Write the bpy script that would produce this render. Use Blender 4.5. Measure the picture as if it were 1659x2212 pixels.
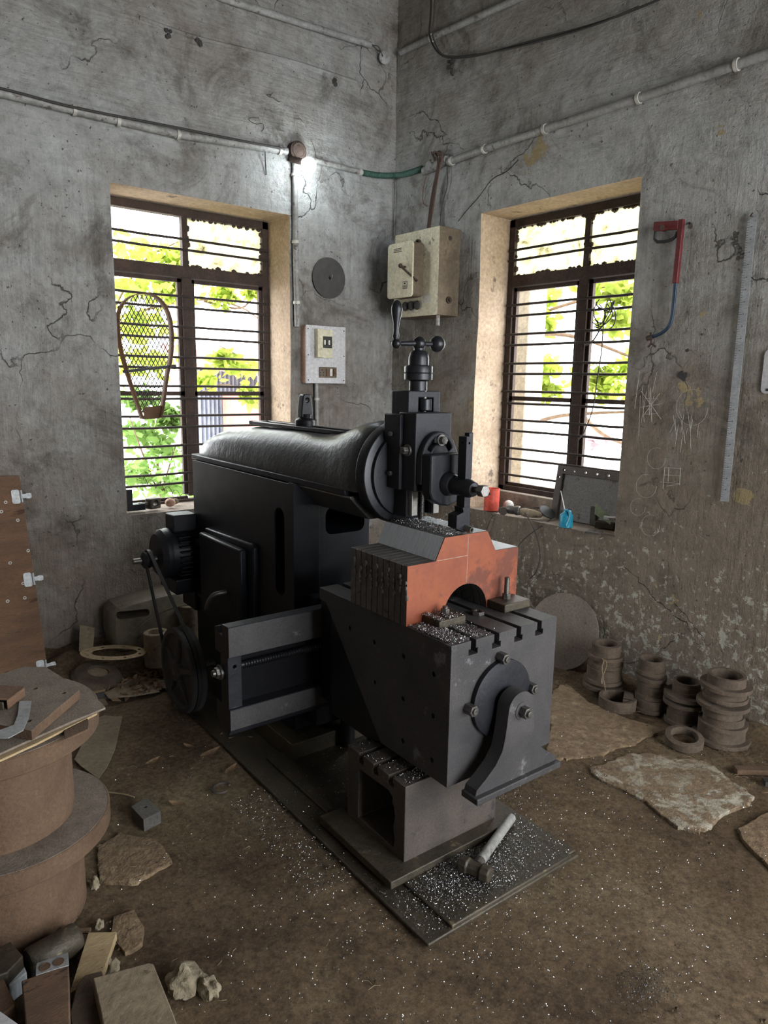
import bpy, bmesh, math, random
from mathutils import Vector, Matrix, noise, Euler
random.seed(7)
PI = math.pi
for o in list(bpy.data.objects): bpy.data.objects.remove(o)
sc = bpy.context.scene
COL = sc.collection

# ------------------------------------------------------------------ camera
CAM = Vector((-3.1412, -3.8007, 1.5))
CR = Vector((0.77745104, -0.62873776, 0.01608428))
CU = Vector((0.10184598, 0.15108888, 0.98325965))
CF = Vector((0.62064263, 0.76279812, -0.18149863))
FPX = 1534.4
cd = bpy.data.cameras.new('camera'); cam = bpy.data.objects.new('camera', cd); COL.objects.link(cam)
cd.sensor_fit = 'HORIZONTAL'; cd.sensor_width = 36; cd.lens = FPX * 36 / 1659; cd.clip_start = .05; cd.clip_end = 200
mw = Matrix((CR, CU, -CF)).transposed().to_4x4(); mw.translation = CAM; cam.matrix_world = mw
sc.camera = cam

# ------------------------------------------------------------------ light
WORLD = 9.0
w = bpy.data.worlds.new('World'); sc.world = w; w.use_nodes = True
nt = w.node_tree; nt.nodes.clear()
wo = nt.nodes.new('ShaderNodeOutputWorld'); bg = nt.nodes.new('ShaderNodeBackground')
bg.inputs[0].default_value = (.93, .97, 1, 1); bg.inputs[1].default_value = WORLD
nt.links.new(bg.outputs[0], wo.inputs[0])
def portal(name, loc, rot, sx, sy):
    l = bpy.data.lights.new(name, 'AREA'); l.shape = 'RECTANGLE'; l.size = sx; l.size_y = sy
    l.cycles.is_portal = True
    o = bpy.data.objects.new(name, l); COL.objects.link(o); o.location = loc; o.rotation_euler = rot
portal('window_portal', (-1.32, .36, 1.6), (-PI/2, 0, 0), 1.1, 1.8)
portal('window_portal', (.36, -1.29, 1.6), (0, PI/2, 0), 1.8, 1.1)
sc.view_settings.view_transform = 'Standard'; sc.view_settings.look = 'None'
sc.view_settings.exposure = 0.55; sc.view_settings.gamma = 1.0; sc.view_settings.use_curve_mapping = False
sc.cycles.use_denoising = True
sc.cycles.max_bounces = 8; sc.cycles.diffuse_bounces = 5; sc.cycles.adaptive_threshold = .02; sc.cycles.sample_clamp_indirect = 6

# ------------------------------------------------------------------ helpers
def ray(x, y): return CF + CR * ((x - 829.5) / FPX) - CU * ((y - 1106) / FPX)
def at(x, y, ax, val):
    d = ray(x, y); return CAM + d * ((val - CAM[ax]) / d[ax])
def ax_(x, y, v=0.): return at(x, y, 0, v)
def ay_(x, y, v=0.): return at(x, y, 1, v)
def az_(x, y, v=0.): return at(x, y, 2, v)
MO = Vector((-1.98229, -2.59890, 0)); MR = -0.0362227        # shaping machine: origin and turn
MM = Matrix.Translation(MO) @ Matrix.Rotation(MR, 4, 'Z')
MI = MM.inverted()
def W(x, y, z): return MM @ Vector((x, y, z))
def ml(px, py, ax, val):
    c = MI @ CAM; d = MI.to_3x3() @ ray(px, py); return c + d * ((val - c[ax]) / d[ax])

class MB:
    def __init__(s): s.v = []; s.f = []; s.mi = []; s.m = 0
    def add(s, vs, fs):
        n = len(s.v); s.v += [tuple(v) for v in vs]
        for f in fs: s.f.append([i + n for i in f]); s.mi.append(s.m)
        return s
    def box(s, x0, x1, y0, y1, z0, z1):
        return s.add([(x, y, z) for x in (x0, x1) for y in (y0, y1) for z in (z0, z1)],
                     [(0,1,3,2),(4,6,7,5),(0,4,5,1),(2,3,7,6),(0,2,6,4),(1,5,7,3)])
    def obox(s, c, d, e=(0,0,0)):
        M = Euler(e).to_matrix() if not isinstance(e, Matrix) else e
        c = Vector(c)
        return s.add([c + M @ Vector((x*d[0]/2, y*d[1]/2, z*d[2]/2)) for x in (-1,1) for y in (-1,1) for z in (-1,1)],
                     [(0,1,3,2),(4,6,7,5),(0,4,5,1),(2,3,7,6),(0,2,6,4),(1,5,7,3)])
    def prism(s, poly, fn, t0, t1):
        n = len(poly)
        vs = [fn(a, b, t0) for a, b in poly] + [fn(a, b, t1) for a, b in poly]
        fs = [list(range(n)), list(range(2*n-1, n-1, -1))] + [(i, (i+1) % n, n+(i+1) % n, n+i) for i in range(n)]
        return s.add(vs, fs)
    def px(s, poly, t0, t1): return s.prism(poly, lambda a, b, t: (t, a, b), t0, t1)   # (y,z) along x
    def py(s, poly, t0, t1): return s.prism(poly, lambda a, b, t: (a, t, b), t0, t1)   # (x,z) along y
    def pz(s, poly, t0, t1): return s.prism(poly, lambda a, b, t: (a, b, t), t0, t1)
    def lathe(s, prof, o, d, n=32, closed=False):
        o = Vector(o); d = Vector(d).normalized(); q = d.to_track_quat('Z', 'Y').to_matrix()
        vs = []; fs = []
        for r, h in prof:
            for k in range(n):
                a = 2*PI*k/n; vs.append(o + q @ Vector((r*math.cos(a), r*math.sin(a), h)))
        m = len(prof)
        for i in range(m - 1 + (1 if closed else 0)):
            j = (i+1) % m
            for k in range(n): fs.append((i*n+k, i*n+(k+1) % n, j*n+(k+1) % n, j*n+k))
        if not closed:
            if prof[0][0] > 1e-6: fs.append(list(range(n-1, -1, -1)))
            if prof[-1][0] > 1e-6: fs.append([(m-1)*n+k for k in range(n)])
        return s.add(vs, fs)
    def cyl(s, p0, p1, r, r1=None, n=24):
        p0 = Vector(p0); p1 = Vector(p1)
        return s.lathe([(r, 0), (r if r1 is None else r1, (p1-p0).length)], p0, p1-p0, n)
    def ring(s, p0, p1, ro, ri, n=40):
        p0 = Vector(p0); h = (Vector(p1)-p0).length
        return s.lathe([(ri, 0), (ro, 0), (ro, h), (ri, h)], p0, Vector(p1)-p0, n, True)
    def nut(s, p0, p1, r): return s.cyl(p0, p1, r, None, 6)
    def ball(s, c, r, n=20, e=(1,1,1)):
        m = n//2
        prof = [(max(1e-7, r*math.sin(PI*i/m)), -r*math.cos(PI*i/m)) for i in range(m+1)]
        k = len(s.v); s.lathe(prof, (0,0,0), (0,0,1), n)
        for i in range(k, len(s.v)): v = s.v[i]; s.v[i] = (c[0]+v[0]*e[0], c[1]+v[1]*e[1], c[2]+v[2]*e[2])
        return s
    def tube(s, pts, r, n=8, smooth=0, taper=None):
        P = [Vector(p) for p in pts]
        for _ in range(smooth):
            Q = [P[0]]
            for a, b in zip(P, P[1:]): Q += [a*.75+b*.25, a*.25+b*.75]
            P = Q + [P[-1]]
        vs = []; up = None; m = len(P)
        for i, p in enumerate(P):
            t = (P[min(i+1, m-1)] - P[max(i-1, 0)])
            t = t.normalized() if t.length > 1e-9 else Vector((0,0,1))
            if up is None: up = t.orthogonal().normalized()
            up = up - t*up.dot(t); up = up.normalized() if up.length > 1e-6 else t.orthogonal().normalized()
            b = t.cross(up); rr = r if taper is None else r*(1+(taper-1)*i/(m-1))
            for k in range(n): a = 2*PI*k/n; vs.append(p + (up*math.cos(a) + b*math.sin(a))*rr)
        fs = [(i*n+k, i*n+(k+1) % n, (i+1)*n+(k+1) % n, (i+1)*n+k) for i in range(m-1) for k in range(n)]
        fs += [list(range(n-1, -1, -1)), [(m-1)*n+k for k in range(n)]]
        return s.add(vs, fs)
    def loft(s, rows, caps=True):
        n = len(rows[0]); vs = [v for r in rows for v in r]
        fs = [(i*n+k, i*n+(k+1) % n, (i+1)*n+(k+1) % n, (i+1)*n+k) for i in range(len(rows)-1) for k in range(n)]
        if caps: fs += [list(range(n-1, -1, -1)), [(len(rows)-1)*n+k for k in range(n)]]
        return s.add(vs, fs)
    def xf(s, M, k=0):
        for i in range(k, len(s.v)): s.v[i] = tuple(M @ Vector(s.v[i]))
        return s
    def build(s, name, mat, parent=None, loc=None, rot=0, bev=0, ang=35, recalc=True, seg=2):
        me = bpy.data.meshes.new(name); me.from_pydata(s.v, [], s.f)
        for m_ in (mat if isinstance(mat, (list, tuple)) else [mat]): me.materials.append(m_)
        if max(s.mi, default=0) > 0: me.polygons.foreach_set('material_index', s.mi)
        if recalc:
            b = bmesh.new(); b.from_mesh(me); bmesh.ops.recalc_face_normals(b, faces=b.faces); b.to_mesh(me); b.free()
        me.polygons.foreach_set('use_smooth', [True]*len(me.polygons)); me.set_sharp_from_angle(angle=math.radians(ang))
        o = bpy.data.objects.new(name, me); COL.objects.link(o)
        if parent is not None: o.parent = parent
        if loc is not None:
            L = Vector(loc); o.location = L; o.rotation_euler = (0, 0, rot)
        if bev:
            m_ = o.modifiers.new('bevel', 'BEVEL'); m_.width = bev; m_.segments = seg; m_.limit_method = 'ANGLE'; m_.angle_limit = math.radians(40)
        return o
def local(mb, loc, rot=0):
    """verts given in the place's coordinates become local to a base point"""
    M = (Matrix.Translation(Vector(loc)) @ Matrix.Rotation(rot, 4, 'Z')).inverted()
    return mb.xf(M)
def cut(o, cutter):
    c = cutter.build('cutter', o.data.materials[0]); c.parent = o.parent
    c.location = o.location; c.rotation_euler = o.rotation_euler
    bevs = [(m.width, m.segments) for m in o.modifiers]; o.modifiers.clear()
    m = o.modifiers.new('b', 'BOOLEAN'); m.operation = 'DIFFERENCE'; m.object = c; m.solver = 'EXACT'; m.use_self = True
    dg = bpy.context.evaluated_depsgraph_get(); dg.update()
    me = bpy.data.meshes.new_from_object(o.evaluated_get(dg)); o.modifiers.clear(); o.data = me
    bpy.data.objects.remove(c)
    me.polygons.foreach_set('use_smooth', [True]*len(me.polygons)); me.set_sharp_from_angle(angle=math.radians(35))
    for wd, sg in bevs:
        m_ = o.modifiers.new('bevel', 'BEVEL'); m_.width = wd; m_.segments = sg; m_.limit_method = 'ANGLE'; m_.angle_limit = math.radians(40)
def tag(o, label, cat, group=None, kind=None):
    if label: o['label'] = label
    if cat: o['category'] = cat
    if group: o['group'] = group
    if kind: o['kind'] = kind
    return o
def thing(name, label, cat, loc, rot=0, group=None, kind=None):
    o = bpy.data.objects.new(name, None); COL.objects.link(o); o.empty_display_size = .05
    o.location = loc; o.rotation_euler = (0, 0, rot) if not isinstance(rot, (tuple, Euler)) else rot
    return tag(o, label, cat, group, kind)
def struct(o): o['kind'] = 'structure'; return o
def wall_thing(name, mb, mat, label, cat, at_, group=None, bev=0, rot=0, **k):
    """a thing of one mesh whose verts are given in the room's coordinates"""
    local(mb, at_, rot); return tag(mb.build(name, mat, loc=at_, rot=rot, bev=bev, **k), label, cat, group)

# ------------------------------------------------------------------ materials
def nodes(name):
    m = bpy.data.materials.new(name); m.use_nodes = True; t = m.node_tree
    return m, t, t.nodes['Principled BSDF'], lambda k: t.nodes.new(k), t.links.new
def ramp(N, c, stops):
    r = N('ShaderNodeValToRGB'); e = r.color_ramp.elements
    while len(e) < len(stops): e.new(.5)
    for i, (p, col) in enumerate(stops):
        e[i].position = p; e[i].color = (*col, 1) if len(col) == 3 else col
    return r
def noise_(N, L, vec, scale, detail=6, rough=.6, dist=0):
    n = N('ShaderNodeTexNoise'); n.inputs['Scale'].default_value = scale; n.inputs['Detail'].default_value = detail
    n.inputs['Roughness'].default_value = rough; n.inputs['Distortion'].default_value = dist; L(vec, n.inputs['Vector']); return n.outputs['Fac']
def g(v): return (v, v, v)
def mixc(N, L, f, a, b, mode='MIX'):
    m = N('ShaderNodeMix'); m.data_type = 'RGBA'; m.blend_type = mode
    for i, x in ((0, f), (6, a), (7, b)):
        if hasattr(x, 'default_value') or hasattr(x, 'is_linked'): L(x, m.inputs[i])
        else: m.inputs[i].default_value = x if i == 0 else (*x, 1)
    return m.outputs[2]
def mat(name, c1, c2, rough=.7, metal=0, scale=6, bump=.15, bscale=70, spots=None, sth=.62, sscale=18, stretch=None, rough2=None, spec=.5, grain=.25):
    m, t, P, N, L = nodes(name)
    tc = N('ShaderNodeTexCoord'); vec = tc.outputs['Object']
    if stretch:
        mp = N('ShaderNodeMapping'); mp.inputs['Scale'].default_value = stretch; L(vec, mp.inputs[0]); vec = mp.outputs[0]
    f1 = noise_(N, L, vec, scale, 8, .65, .4)
    r1 = ramp(N, None, [(.32, c1), (.68, c2)]); L(f1, r1.inputs[0]); col = r1.outputs[0]
    if spots:
        f2 = noise_(N, L, vec, sscale, 6, .7)
        r2 = ramp(N, None, [(sth, g(0)), (sth+.06, g(1))]); L(f2, r2.inputs[0]); col = mixc(N, L, r2.outputs[0], col, spots)
    f3 = noise_(N, L, vec, bscale, 4, .7)
    r3 = ramp(N, None, [(.3, g(1-grain)), (.7, g(1+grain))]); L(f3, r3.inputs[0])
    col = mixc(N, L, 1.0, col, r3.outputs[0], 'MULTIPLY'); L(col, P.inputs['Base Color'])
    P.inputs['Metallic'].default_value = metal; P.inputs['Specular IOR Level'].default_value = spec
    rr = ramp(N, None, [(.3, g(rough)), (.7, g(rough2 if rough2 is not None else min(1, rough+.15)))]); L(f1, rr.inputs[0]); L(rr.outputs[0], P.inputs['Roughness'])
    if bump:
        b = N('ShaderNodeBump'); b.inputs['Strength'].default_value = bump; b.inputs['Distance'].default_value = .01
        L(f3, b.inputs['Height']); L(b.outputs[0], P.inputs['Normal'])
    return m
def wallmat(name, horiz, grey, brown, low, yellow=.0, chips=False):
    m, t, P, N, L = nodes(name)
    tc = N('ShaderNodeTexCoord'); vec = tc.outputs['Object']
    sep = N('ShaderNodeSeparateXYZ'); L(vec, sep.inputs[0])
    big = noise_(N, L, vec, 1.1, 9, .68, .6)
    mid = noise_(N, L, vec, 5, 10, .72, .3)
    mpH = N('ShaderNodeMapping'); mpH.inputs['Scale'].default_value = (5, 5, 60); L(vec, mpH.inputs[0])
    mpV = N('ShaderNodeMapping'); mpV.inputs['Scale'].default_value = (55, 55, 5); L(vec, mpV.inputs[0])
    sh = noise_(N, L, mpH.outputs[0], 1, 6, .7, .5); sv = noise_(N, L, mpV.outputs[0], 1, 6, .7, .5)
    zr = N('ShaderNodeMapRange'); L(sep.outputs[2], zr.inputs[0]); zr.inputs[1].default_value = 2.3; zr.inputs[2].default_value = 2.8
    st = mixc(N, L, zr.outputs[0], sv, sh)
    lowr = N('ShaderNodeMapRange'); L(sep.outputs[2], lowr.inputs[0]); lowr.inputs[1].default_value = 2.5; lowr.inputs[2].default_value = .2
    lowr.inputs[3].default_value = 0; lowr.inputs[4].default_value = low
    hi = N('ShaderNodeMapRange'); L(sep.outputs[2], hi.inputs[0]); hi.inputs[1].default_value = 2.7; hi.inputs[2].default_value = 3.9
    hi.inputs[4].default_value = .28
    def M(op, a, b):
        n = N('ShaderNodeMath'); n.operation = op
        for i, x in ((0, a), (1, b)):
            if isinstance(x, (int, float)): n.inputs[i].default_value = x
            else: L(x, n.inputs[i])
        return n.outputs[0]
    d = M('ADD', M('ADD', big, M('MULTIPLY', M('SUBTRACT', mid, .5), .7)), M('ADD', lowr.outputs[0], hi.outputs[0]))
    r1 = ramp(N, None, [(.40, grey), (.62, tuple(a*.6+b*.4 for a, b in zip(grey, brown))), (.95, brown)]); L(d, r1.inputs[0]); col = r1.outputs[0]
    r2 = ramp(N, None, [(.3, g(.80)), (.5, g(1.0)), (.7, g(1.12))]); L(st, r2.inputs[0]); col = mixc(N, L, 1., col, r2.outputs[0], 'MULTIPLY')
    # soot blotches
    f = noise_(N, L, vec, 2.3, 10, .75, .8); r = ramp(N, None, [(.50, g(0)), (.66, g(.80))]); L(f, r.inputs[0])
    col = mixc(N, L, r.outputs[0], col, tuple(x*.42 for x in brown))
    f = noise_(N, L, vec, 16, 8, .8, .4); r = ramp(N, None, [(.34, g(.74)), (.5, g(1)), (.64, g(1.14))]); L(f, r.inputs[0]); col = mixc(N, L, 1., col, r.outputs[0], 'MULTIPLY')
    # specks and hairline cracks
    f = noise_(N, L, vec, 45, 3, .6); r = ramp(N, None, [(.66, g(0)), (.70, g(.8))]); L(f, r.inputs[0]); col = mixc(N, L, r.outputs[0], col, (.04, .035, .03))
    wn = N('ShaderNodeTexNoise'); wn.inputs['Scale'].default_value = 3; wn.inputs['Detail'].default_value = 6; L(vec, wn.inputs['Vector'])
    vm = N('ShaderNodeVectorMath'); vm.operation = 'MULTIPLY_ADD'; vm.inputs[1].default_value = (.5, .5, .5); L(wn.outputs['Color'], vm.inputs[0]); L(vec, vm.inputs[2])
    vo = N('ShaderNodeTexVoronoi'); vo.feature = 'DISTANCE_TO_EDGE'; vo.inputs['Scale'].default_value = 1.6; L(vm.outputs[0], vo.inputs['Vector'])
    r = ramp(N, None, [(.0, g(1)), (.008, g(0))]); L(vo.outputs['Distance'], r.inputs[0])
    cm = noise_(N, L, vec, 1.7, 3); rc = ramp(N, None, [(.5, g(0)), (.6, g(.9))]); L(cm, rc.inputs[0])
    crk = M('MULTIPLY', r.outputs[0], rc.outputs[0]); col = mixc(N, L, crk, col, (.035, .03, .025))
    if yellow:
        f = noise_(N, L, vec, 3.1, 5, .6, .2); r = ramp(N, None, [(yellow, g(0)), (yellow+.012, g(.85))]); L(f, r.inputs[0]); col = mixc(N, L, r.outputs[0], col, (.38, .29, .14))
    if chips:
        f = noise_(N, L, vec, 24, 8, .75, .3); zc = N('ShaderNodeMapRange'); L(sep.outputs[2], zc.inputs[0]); zc.inputs[1].default_value = 1.25; zc.inputs[2].default_value = .3
        f = M('ADD', f, M('MULTIPLY', zc.outputs[0], .13)); r = ramp(N, None, [(.655, g(0)), (.69, g(.9))]); L(f, r.inputs[0]); col = mixc(N, L, r.outputs[0], col, (.46, .44, .36))
    L(col, P.inputs['Base Color']); P.inputs['Roughness'].default_value = .62; P.inputs['Specular IOR Level'].default_value = .35
    hgt = M('ADD', M('ADD', M('ADD', M('MULTIPLY', mid, 1.0), M('MULTIPLY', noise_(N, L, vec, 21, 6, .7), .55)), M('MULTIPLY', st, .34)), M('SUBTRACT', M('MULTIPLY', noise_(N, L, vec, 60, 5, .7), .22), M('MULTIPLY', crk, .35)))
    b = N('ShaderNodeBump'); b.inputs['Strength'].default_value = 1.0; b.inputs['Distance'].default_value = .03; L(hgt, b.inputs['Height']); L(b.outputs[0], P.inputs['Normal'])
    return m
M_wallL = wallmat('limewashed plaster left', True, (.45, .455, .445), (.215, .175, .14), .46)
M_wallR = wallmat('limewashed plaster right', True, (.45, .45, .43), (.215, .17, .125), .78, .665, True)
M_reveal = mat('cream plaster reveal', (.34, .25, .17), (.50, .385, .28), .9, scale=3, bump=.6, bscale=50, spots=(.16, .12, .09), sth=.60, sscale=5)
M_sill = mat('dirty sill', (.16, .125, .10), (.30, .25, .20), .9, scale=6, bump=.8, bscale=40)
M_ceil = mat('sooty ceiling', (.10, .09, .08), (.17, .16, .15), .9, scale=2)
M_paint = mat('black machine paint', (.005, .0065, .010), (.011, .013, .018), .34, 0, 7, .10, 120, spots=(.020, .020, .021), sth=.66, rough2=.5, spec=.28)
M_void = mat('matt near black', (.004, .004, .005), (.008, .008, .010), .85, 0, 5, .1, spec=.2)  # matt near-black for the recessed rail web and the flat hole discs
M_ram = mat('peeling glossy black paint', (.007, .009, .012), (.014, .016, .020), .26, 0, 6, .30, 18, spots=(.020, .021, .019), sth=.66, sscale=14, rough2=.40)
M_cast = mat('dusty dark cast iron', (.034, .033, .035), (.064, .059, .059), .50, .05, 5, .22, 160, spots=(.14, .135, .14), sth=.62, sscale=9, rough2=.62, spec=.35)
M_slide = mat('oiled grey steel', (.013, .014, .018), (.028, .028, .033), .36, .25, 5, .10, 90, rough2=.5, spec=.3)
M_way = mat('bright worn slideway', (.16, .155, .15), (.30, .29, .27), .28, .9, 9, .05, 60, stretch=(1, 6, 1), rough2=.45)
M_black = mat('oiled black steel', (.014, .015, .018), (.03, .03, .034), .30, .5, 8, .05, 100, rough2=.45)
M_oily = mat('oily brown iron', (.035, .030, .022), (.085, .068, .045), .40, .3, 9, .3, 90, spots=(.14, .12, .07), sth=.62, rough2=.6)
M_ped = mat('rust stained iron', (.050, .045, .042), (.10, .078, .064), .55, .25, 5, .25, 120, spots=(.035, .03, .03), sth=.6, sscale=6)
M_bolt = mat('greasy steel bolt', (.10, .095, .09), (.19, .18, .165), .35, .8, 14, .1, 120)
M_orange = mat('orange marking paint', (.175, .036, .012), (.26, .064, .021), .50, 0, 7, .05, 60, spots=(.125, .03, .014), sth=.54, sscale=4, grain=.10)
M_steel = mat('machined steel', (.50, .55, .59), (.80, .84, .88), .45, .1, 3, .25, 30, stretch=(3, 90, 3), rough2=.42, grain=.3)
M_plate = mat('raw steel plate', (.085, .078, .072), (.155, .145, .135), .5, .5, 6, .2, 90, spots=(.05, .04, .035), sth=.6)
M_chip = mat('steel swarf', (.20, .20, .20), (.62, .62, .63), .22, 1, 90, 0)
M_rust = mat('rusty cast iron', (.080, .046, .026), (.140, .086, .052), .85, 0, 5, .35, 110, spots=(.20, .115, .065), sth=.66, sscale=7)
M_rustd = mat('dusty brown iron rings', (.060, .043, .030), (.135, .098, .068), .9, 0, 8, .4, 90, spots=(.13, .07, .04), sth=.64)
M_dustplate = mat('dust covered plate', (.135, .105, .082), (.235, .19, .15), .92, 0, 12, .4, 150, spots=(.05, .04, .035), sth=.66, sscale=30)
M_ply = mat('weathered plywood', (.10, .058, .036), (.19, .105, .060), .85, 0, 3, .3, 60, spots=(.07, .035, .02), sth=.58, sscale=4, stretch=(1, 1, 5))
M_woodlt = mat('pale splintered wood', (.30, .21, .11), (.46, .35, .20), .85, 0, 5, .4, 60, spots=(.10, .07, .04), sth=.64, stretch=(1, 4, 1))
M_wooddk = mat('oil stained wood', (.075, .045, .028), (.15, .085, .05), .8, 0, 6, .3, 80, spots=(.03, .02, .015), sth=.6, sscale=6, stretch=(1, 3, 1))
M_card = mat('old brown card', (.17, .13, .085), (.27, .215, .145), .9, 0, 5, .3, 50, spots=(.10, .075, .05), sth=.6)
M_frame = mat('rusty window iron', (.035, .024, .020), (.085, .055, .042), .7, .3, 12, .5, 90, spots=(.22, .17, .14), sth=.68, sscale=25)
M_bar = mat('dark grille bar', (.025, .020, .018), (.06, .045, .038), .7, .3, 20, .5, 140)
M_conduit = mat('dusty grey conduit', (.17, .165, .155), (.34, .335, .32), .45, 0, 9, .2, 60, spots=(.12, .10, .09), sth=.58)
M_clip = mat('painted clip', (.40, .38, .34), (.55, .53, .48), .5, .2, 20)
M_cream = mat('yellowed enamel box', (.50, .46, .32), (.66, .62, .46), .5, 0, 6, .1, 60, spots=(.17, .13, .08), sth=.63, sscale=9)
M_creamd = mat('dark brown enamel', (.085, .062, .04), (.17, .13, .085), .6, 0, 5, .2, 60, spots=(.10, .07, .045), sth=.56, sscale=6)  # darker and browner than the enamel of the box fronts
M_board = mat('grey laminate board', (.42, .41, .42), (.55, .54, .55), .45, 0, 5, .05, 60, spots=(.30, .28, .27), sth=.64)
M_edge = mat('pinkish wood edge', (.42, .25, .18), (.55, .36, .27), .7)
M_blk = mat('black rubber', (.012, .012, .013), (.03, .028, .027), .55)
M_disc = mat('abrasive disc grey', (.055, .052, .05), (.085, .08, .078), .9, 0, 20, .4, 300)
M_red = mat('worn red paint', (.095, .011, .013), (.15, .018, .020), .45, 0, 10, .1, 60, spots=(.06, .02, .02), sth=.66)
M_blue = mat('dark blue steel tube', (.01, .025, .05), (.03, .05, .08), .35, .4)
M_ruler = mat('steel rule', (.36, .37, .38), (.54, .55, .56), .32, .45, 4, .05, 60, stretch=(1, 1, 3), rough2=.42)
M_mark = mat('rule marks', (.03, .03, .03), (.05, .05, .05), .6)
M_canred = mat('red paint tin', (.50, .055, .035), (.62, .09, .05), .5, 0, 12, .1, 60, spots=(.20, .15, .13), sth=.58, sscale=14)
M_oilblue = mat('blue oil can', (.008, .17, .27), (.015, .27, .38), .32, .1, 12, .1, 60, spots=(.02, .07, .09), sth=.64, sscale=16)
M_white = mat('dull white plastic', (.52, .49, .44), (.66, .63, .58), .4)
M_shiny = mat('zinc plate', (.26, .27, .27), (.42, .43, .43), .45, .4)
M_jer = mat('dirty jerrycan plastic', (.12, .10, .07), (.20, .165, .12), .6, 0, 4, .1, 40, spots=(.08, .06, .04), sth=.6)
M_gasket = mat('tan gasket card', (.34, .25, .15), (.44, .34, .22), .9, 0, 8, .1, 60)
M_green = mat('green corrugated hose', (.03, .09, .07), (.06, .13, .10), .5)
M_wirered = mat('old red wire', (.09, .04, .025), (.15, .075, .05), .6)
M_wireblk = mat('dark cable', (.02, .018, .017), (.045, .04, .037), .6)
M_chrome = mat('chrome nut', (.55, .55, .54), (.8, .8, .78), .22, 1)
M_stone = mat('grey stone', (.17, .14, .09), (.29, .245, .17), .95, 0, 12, .8, 40)
M_twig = mat('dry stalks', (.20, .14, .08), (.33, .25, .15), .9)
M_dryleaf = mat('dry leaf', (.16, .095, .05), (.27, .18, .10), .85)
M_brick = mat('red roofing', (.40, .12, .09), (.55, .2, .15), .8)
M_corr = mat('grey corrugated sheet', (.12, .13, .16), (.2, .21, .25), .6)
M_tarp = mat('blue tarpaulin', (.02, .16, .5), (.04, .28, .7), .6)
M_cloth = mat('coloured rags', (.35, .16, .14), (.3, .32, .42), .9, scale=3)
M_bark = mat('tree bark', (.14, .09, .06), (.26, .17, .11), .9, 0, 8, .5, 30)
M_outwall = mat('outside plaster pillar', (.42, .36, .28), (.6, .53, .42), .85, 0, 4, .5, 40)
def leafmat(name, c):
    m, t, P, N, L = nodes(name); t.nodes.remove(P)
    out = t.nodes['Material Output']; a = N('ShaderNodeBsdfDiffuse'); b = N('ShaderNodeBsdfTranslucent'); x = N('ShaderNodeMixShader')
    tc = N('ShaderNodeTexCoord'); f = noise_(N, L, tc.outputs['Object'], 2.5, 3)
    r = ramp(N, None, [(.35, tuple(v*.55 for v in c)), (.65, tuple(min(1, v*1.3) for v in c))]); L(f, r.inputs[0])
    L(r.outputs[0], a.inputs[0]); L(r.outputs[0], b.inputs[0]); x.inputs[0].default_value = .55
    L(a.outputs[0], x.inputs[1]); L(b.outputs[0], x.inputs[2]); L(x.outputs[0], out.inputs[0]); return m
M_leaf = leafmat('lime green leaves', (.38, .47, .085))
M_leaf2 = leafmat('mid green leaves', (.20, .32, .09))
def glassmat():
    m, t, P, N, L = nodes('grimy frosted pane'); t.nodes.remove(P); out = t.nodes['Material Output']
    tc = N('ShaderNodeTexCoord'); vec = tc.outputs['Object']
    tr = N('ShaderNodeBsdfTranslucent'); tp = N('ShaderNodeBsdfTransparent'); df = N('ShaderNodeBsdfDiffuse')
    f = noise_(N, L, vec, 14, 8, .75, .3); r = ramp(N, None, [(.44, (.62, .60, .48)), (.58, (.44, .42, .30)), (.70, (.12, .10, .06))]); L(f, r.inputs[0]); L(r.outputs[0], tr.inputs[0])
    df.inputs[0].default_value = (.3, .27, .2, 1); tp.inputs[0].default_value = (.8, .8, .7, 1)
    a = N('ShaderNodeMixShader'); a.inputs[0].default_value = .02; L(tr.outputs[0], a.inputs[1]); L(tp.outputs[0], a.inputs[2]); L(a.outputs[0], out.inputs[0]); return m
M_pane = glassmat()
def emis(name, c, s):
    m, t, P, N, L = nodes(name); P.inputs['Base Color'].default_value = (1, 1, 1, 1)
    P.inputs['Emission Color'].default_value = (*c, 1); P.inputs['Emission Strength'].default_value = s; return m
M_bulb = emis('lit bulb', (.86, .96, 1), 48)
def floormat():
    m, t, P, N, L = nodes('packed earth'); tc = N('ShaderNodeTexCoord'); vec = tc.outputs['Object']
    f = noise_(N, L, vec, 1.6, 10, .7, .6); r = ramp(N, None, [(.33, (.135, .084, .048)), (.50, (.28, .19, .112)), (.68, (.43, .32, .19))]); L(f, r.inputs[0])
    f2 = noise_(N, L, vec, 50, 9, .85); r2 = ramp(N, None, [(.36, g(.38)), (.5, g(.95)), (.64, g(1.6))]); L(f2, r2.inputs[0])
    c = mixc(N, L, 1., r.outputs[0], r2.outputs[0], 'MULTIPLY'); L(c, P.inputs['Base Color'])
    P.inputs['Roughness'].default_value = .88; P.inputs['Specular IOR Level'].default_value = .3
    f3 = noise_(N, L, vec, 26, 12, .85); b = N('ShaderNodeBump'); b.inputs['Strength'].default_value = 1.0; b.inputs['Distance'].default_value = .05; L(f3, b.inputs['Height']); L(b.outputs[0], P.inputs['Normal']); return m
M_floor = floormat()
M_slab = mat('pale worn flagstone', (.23, .18, .12), (.40, .38, .31), .85, 0, 4, .9, 40, spots=(.185, .13, .08), sth=.45, sscale=11, grain=.4)
M_slab2 = mat('brown worn flagstone', (.215, .15, .088), (.32, .25, .15), .88, 0, 5, 1.0, 30, spots=(.18, .122, .072), sth=.40, sscale=12, grain=.4)
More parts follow.
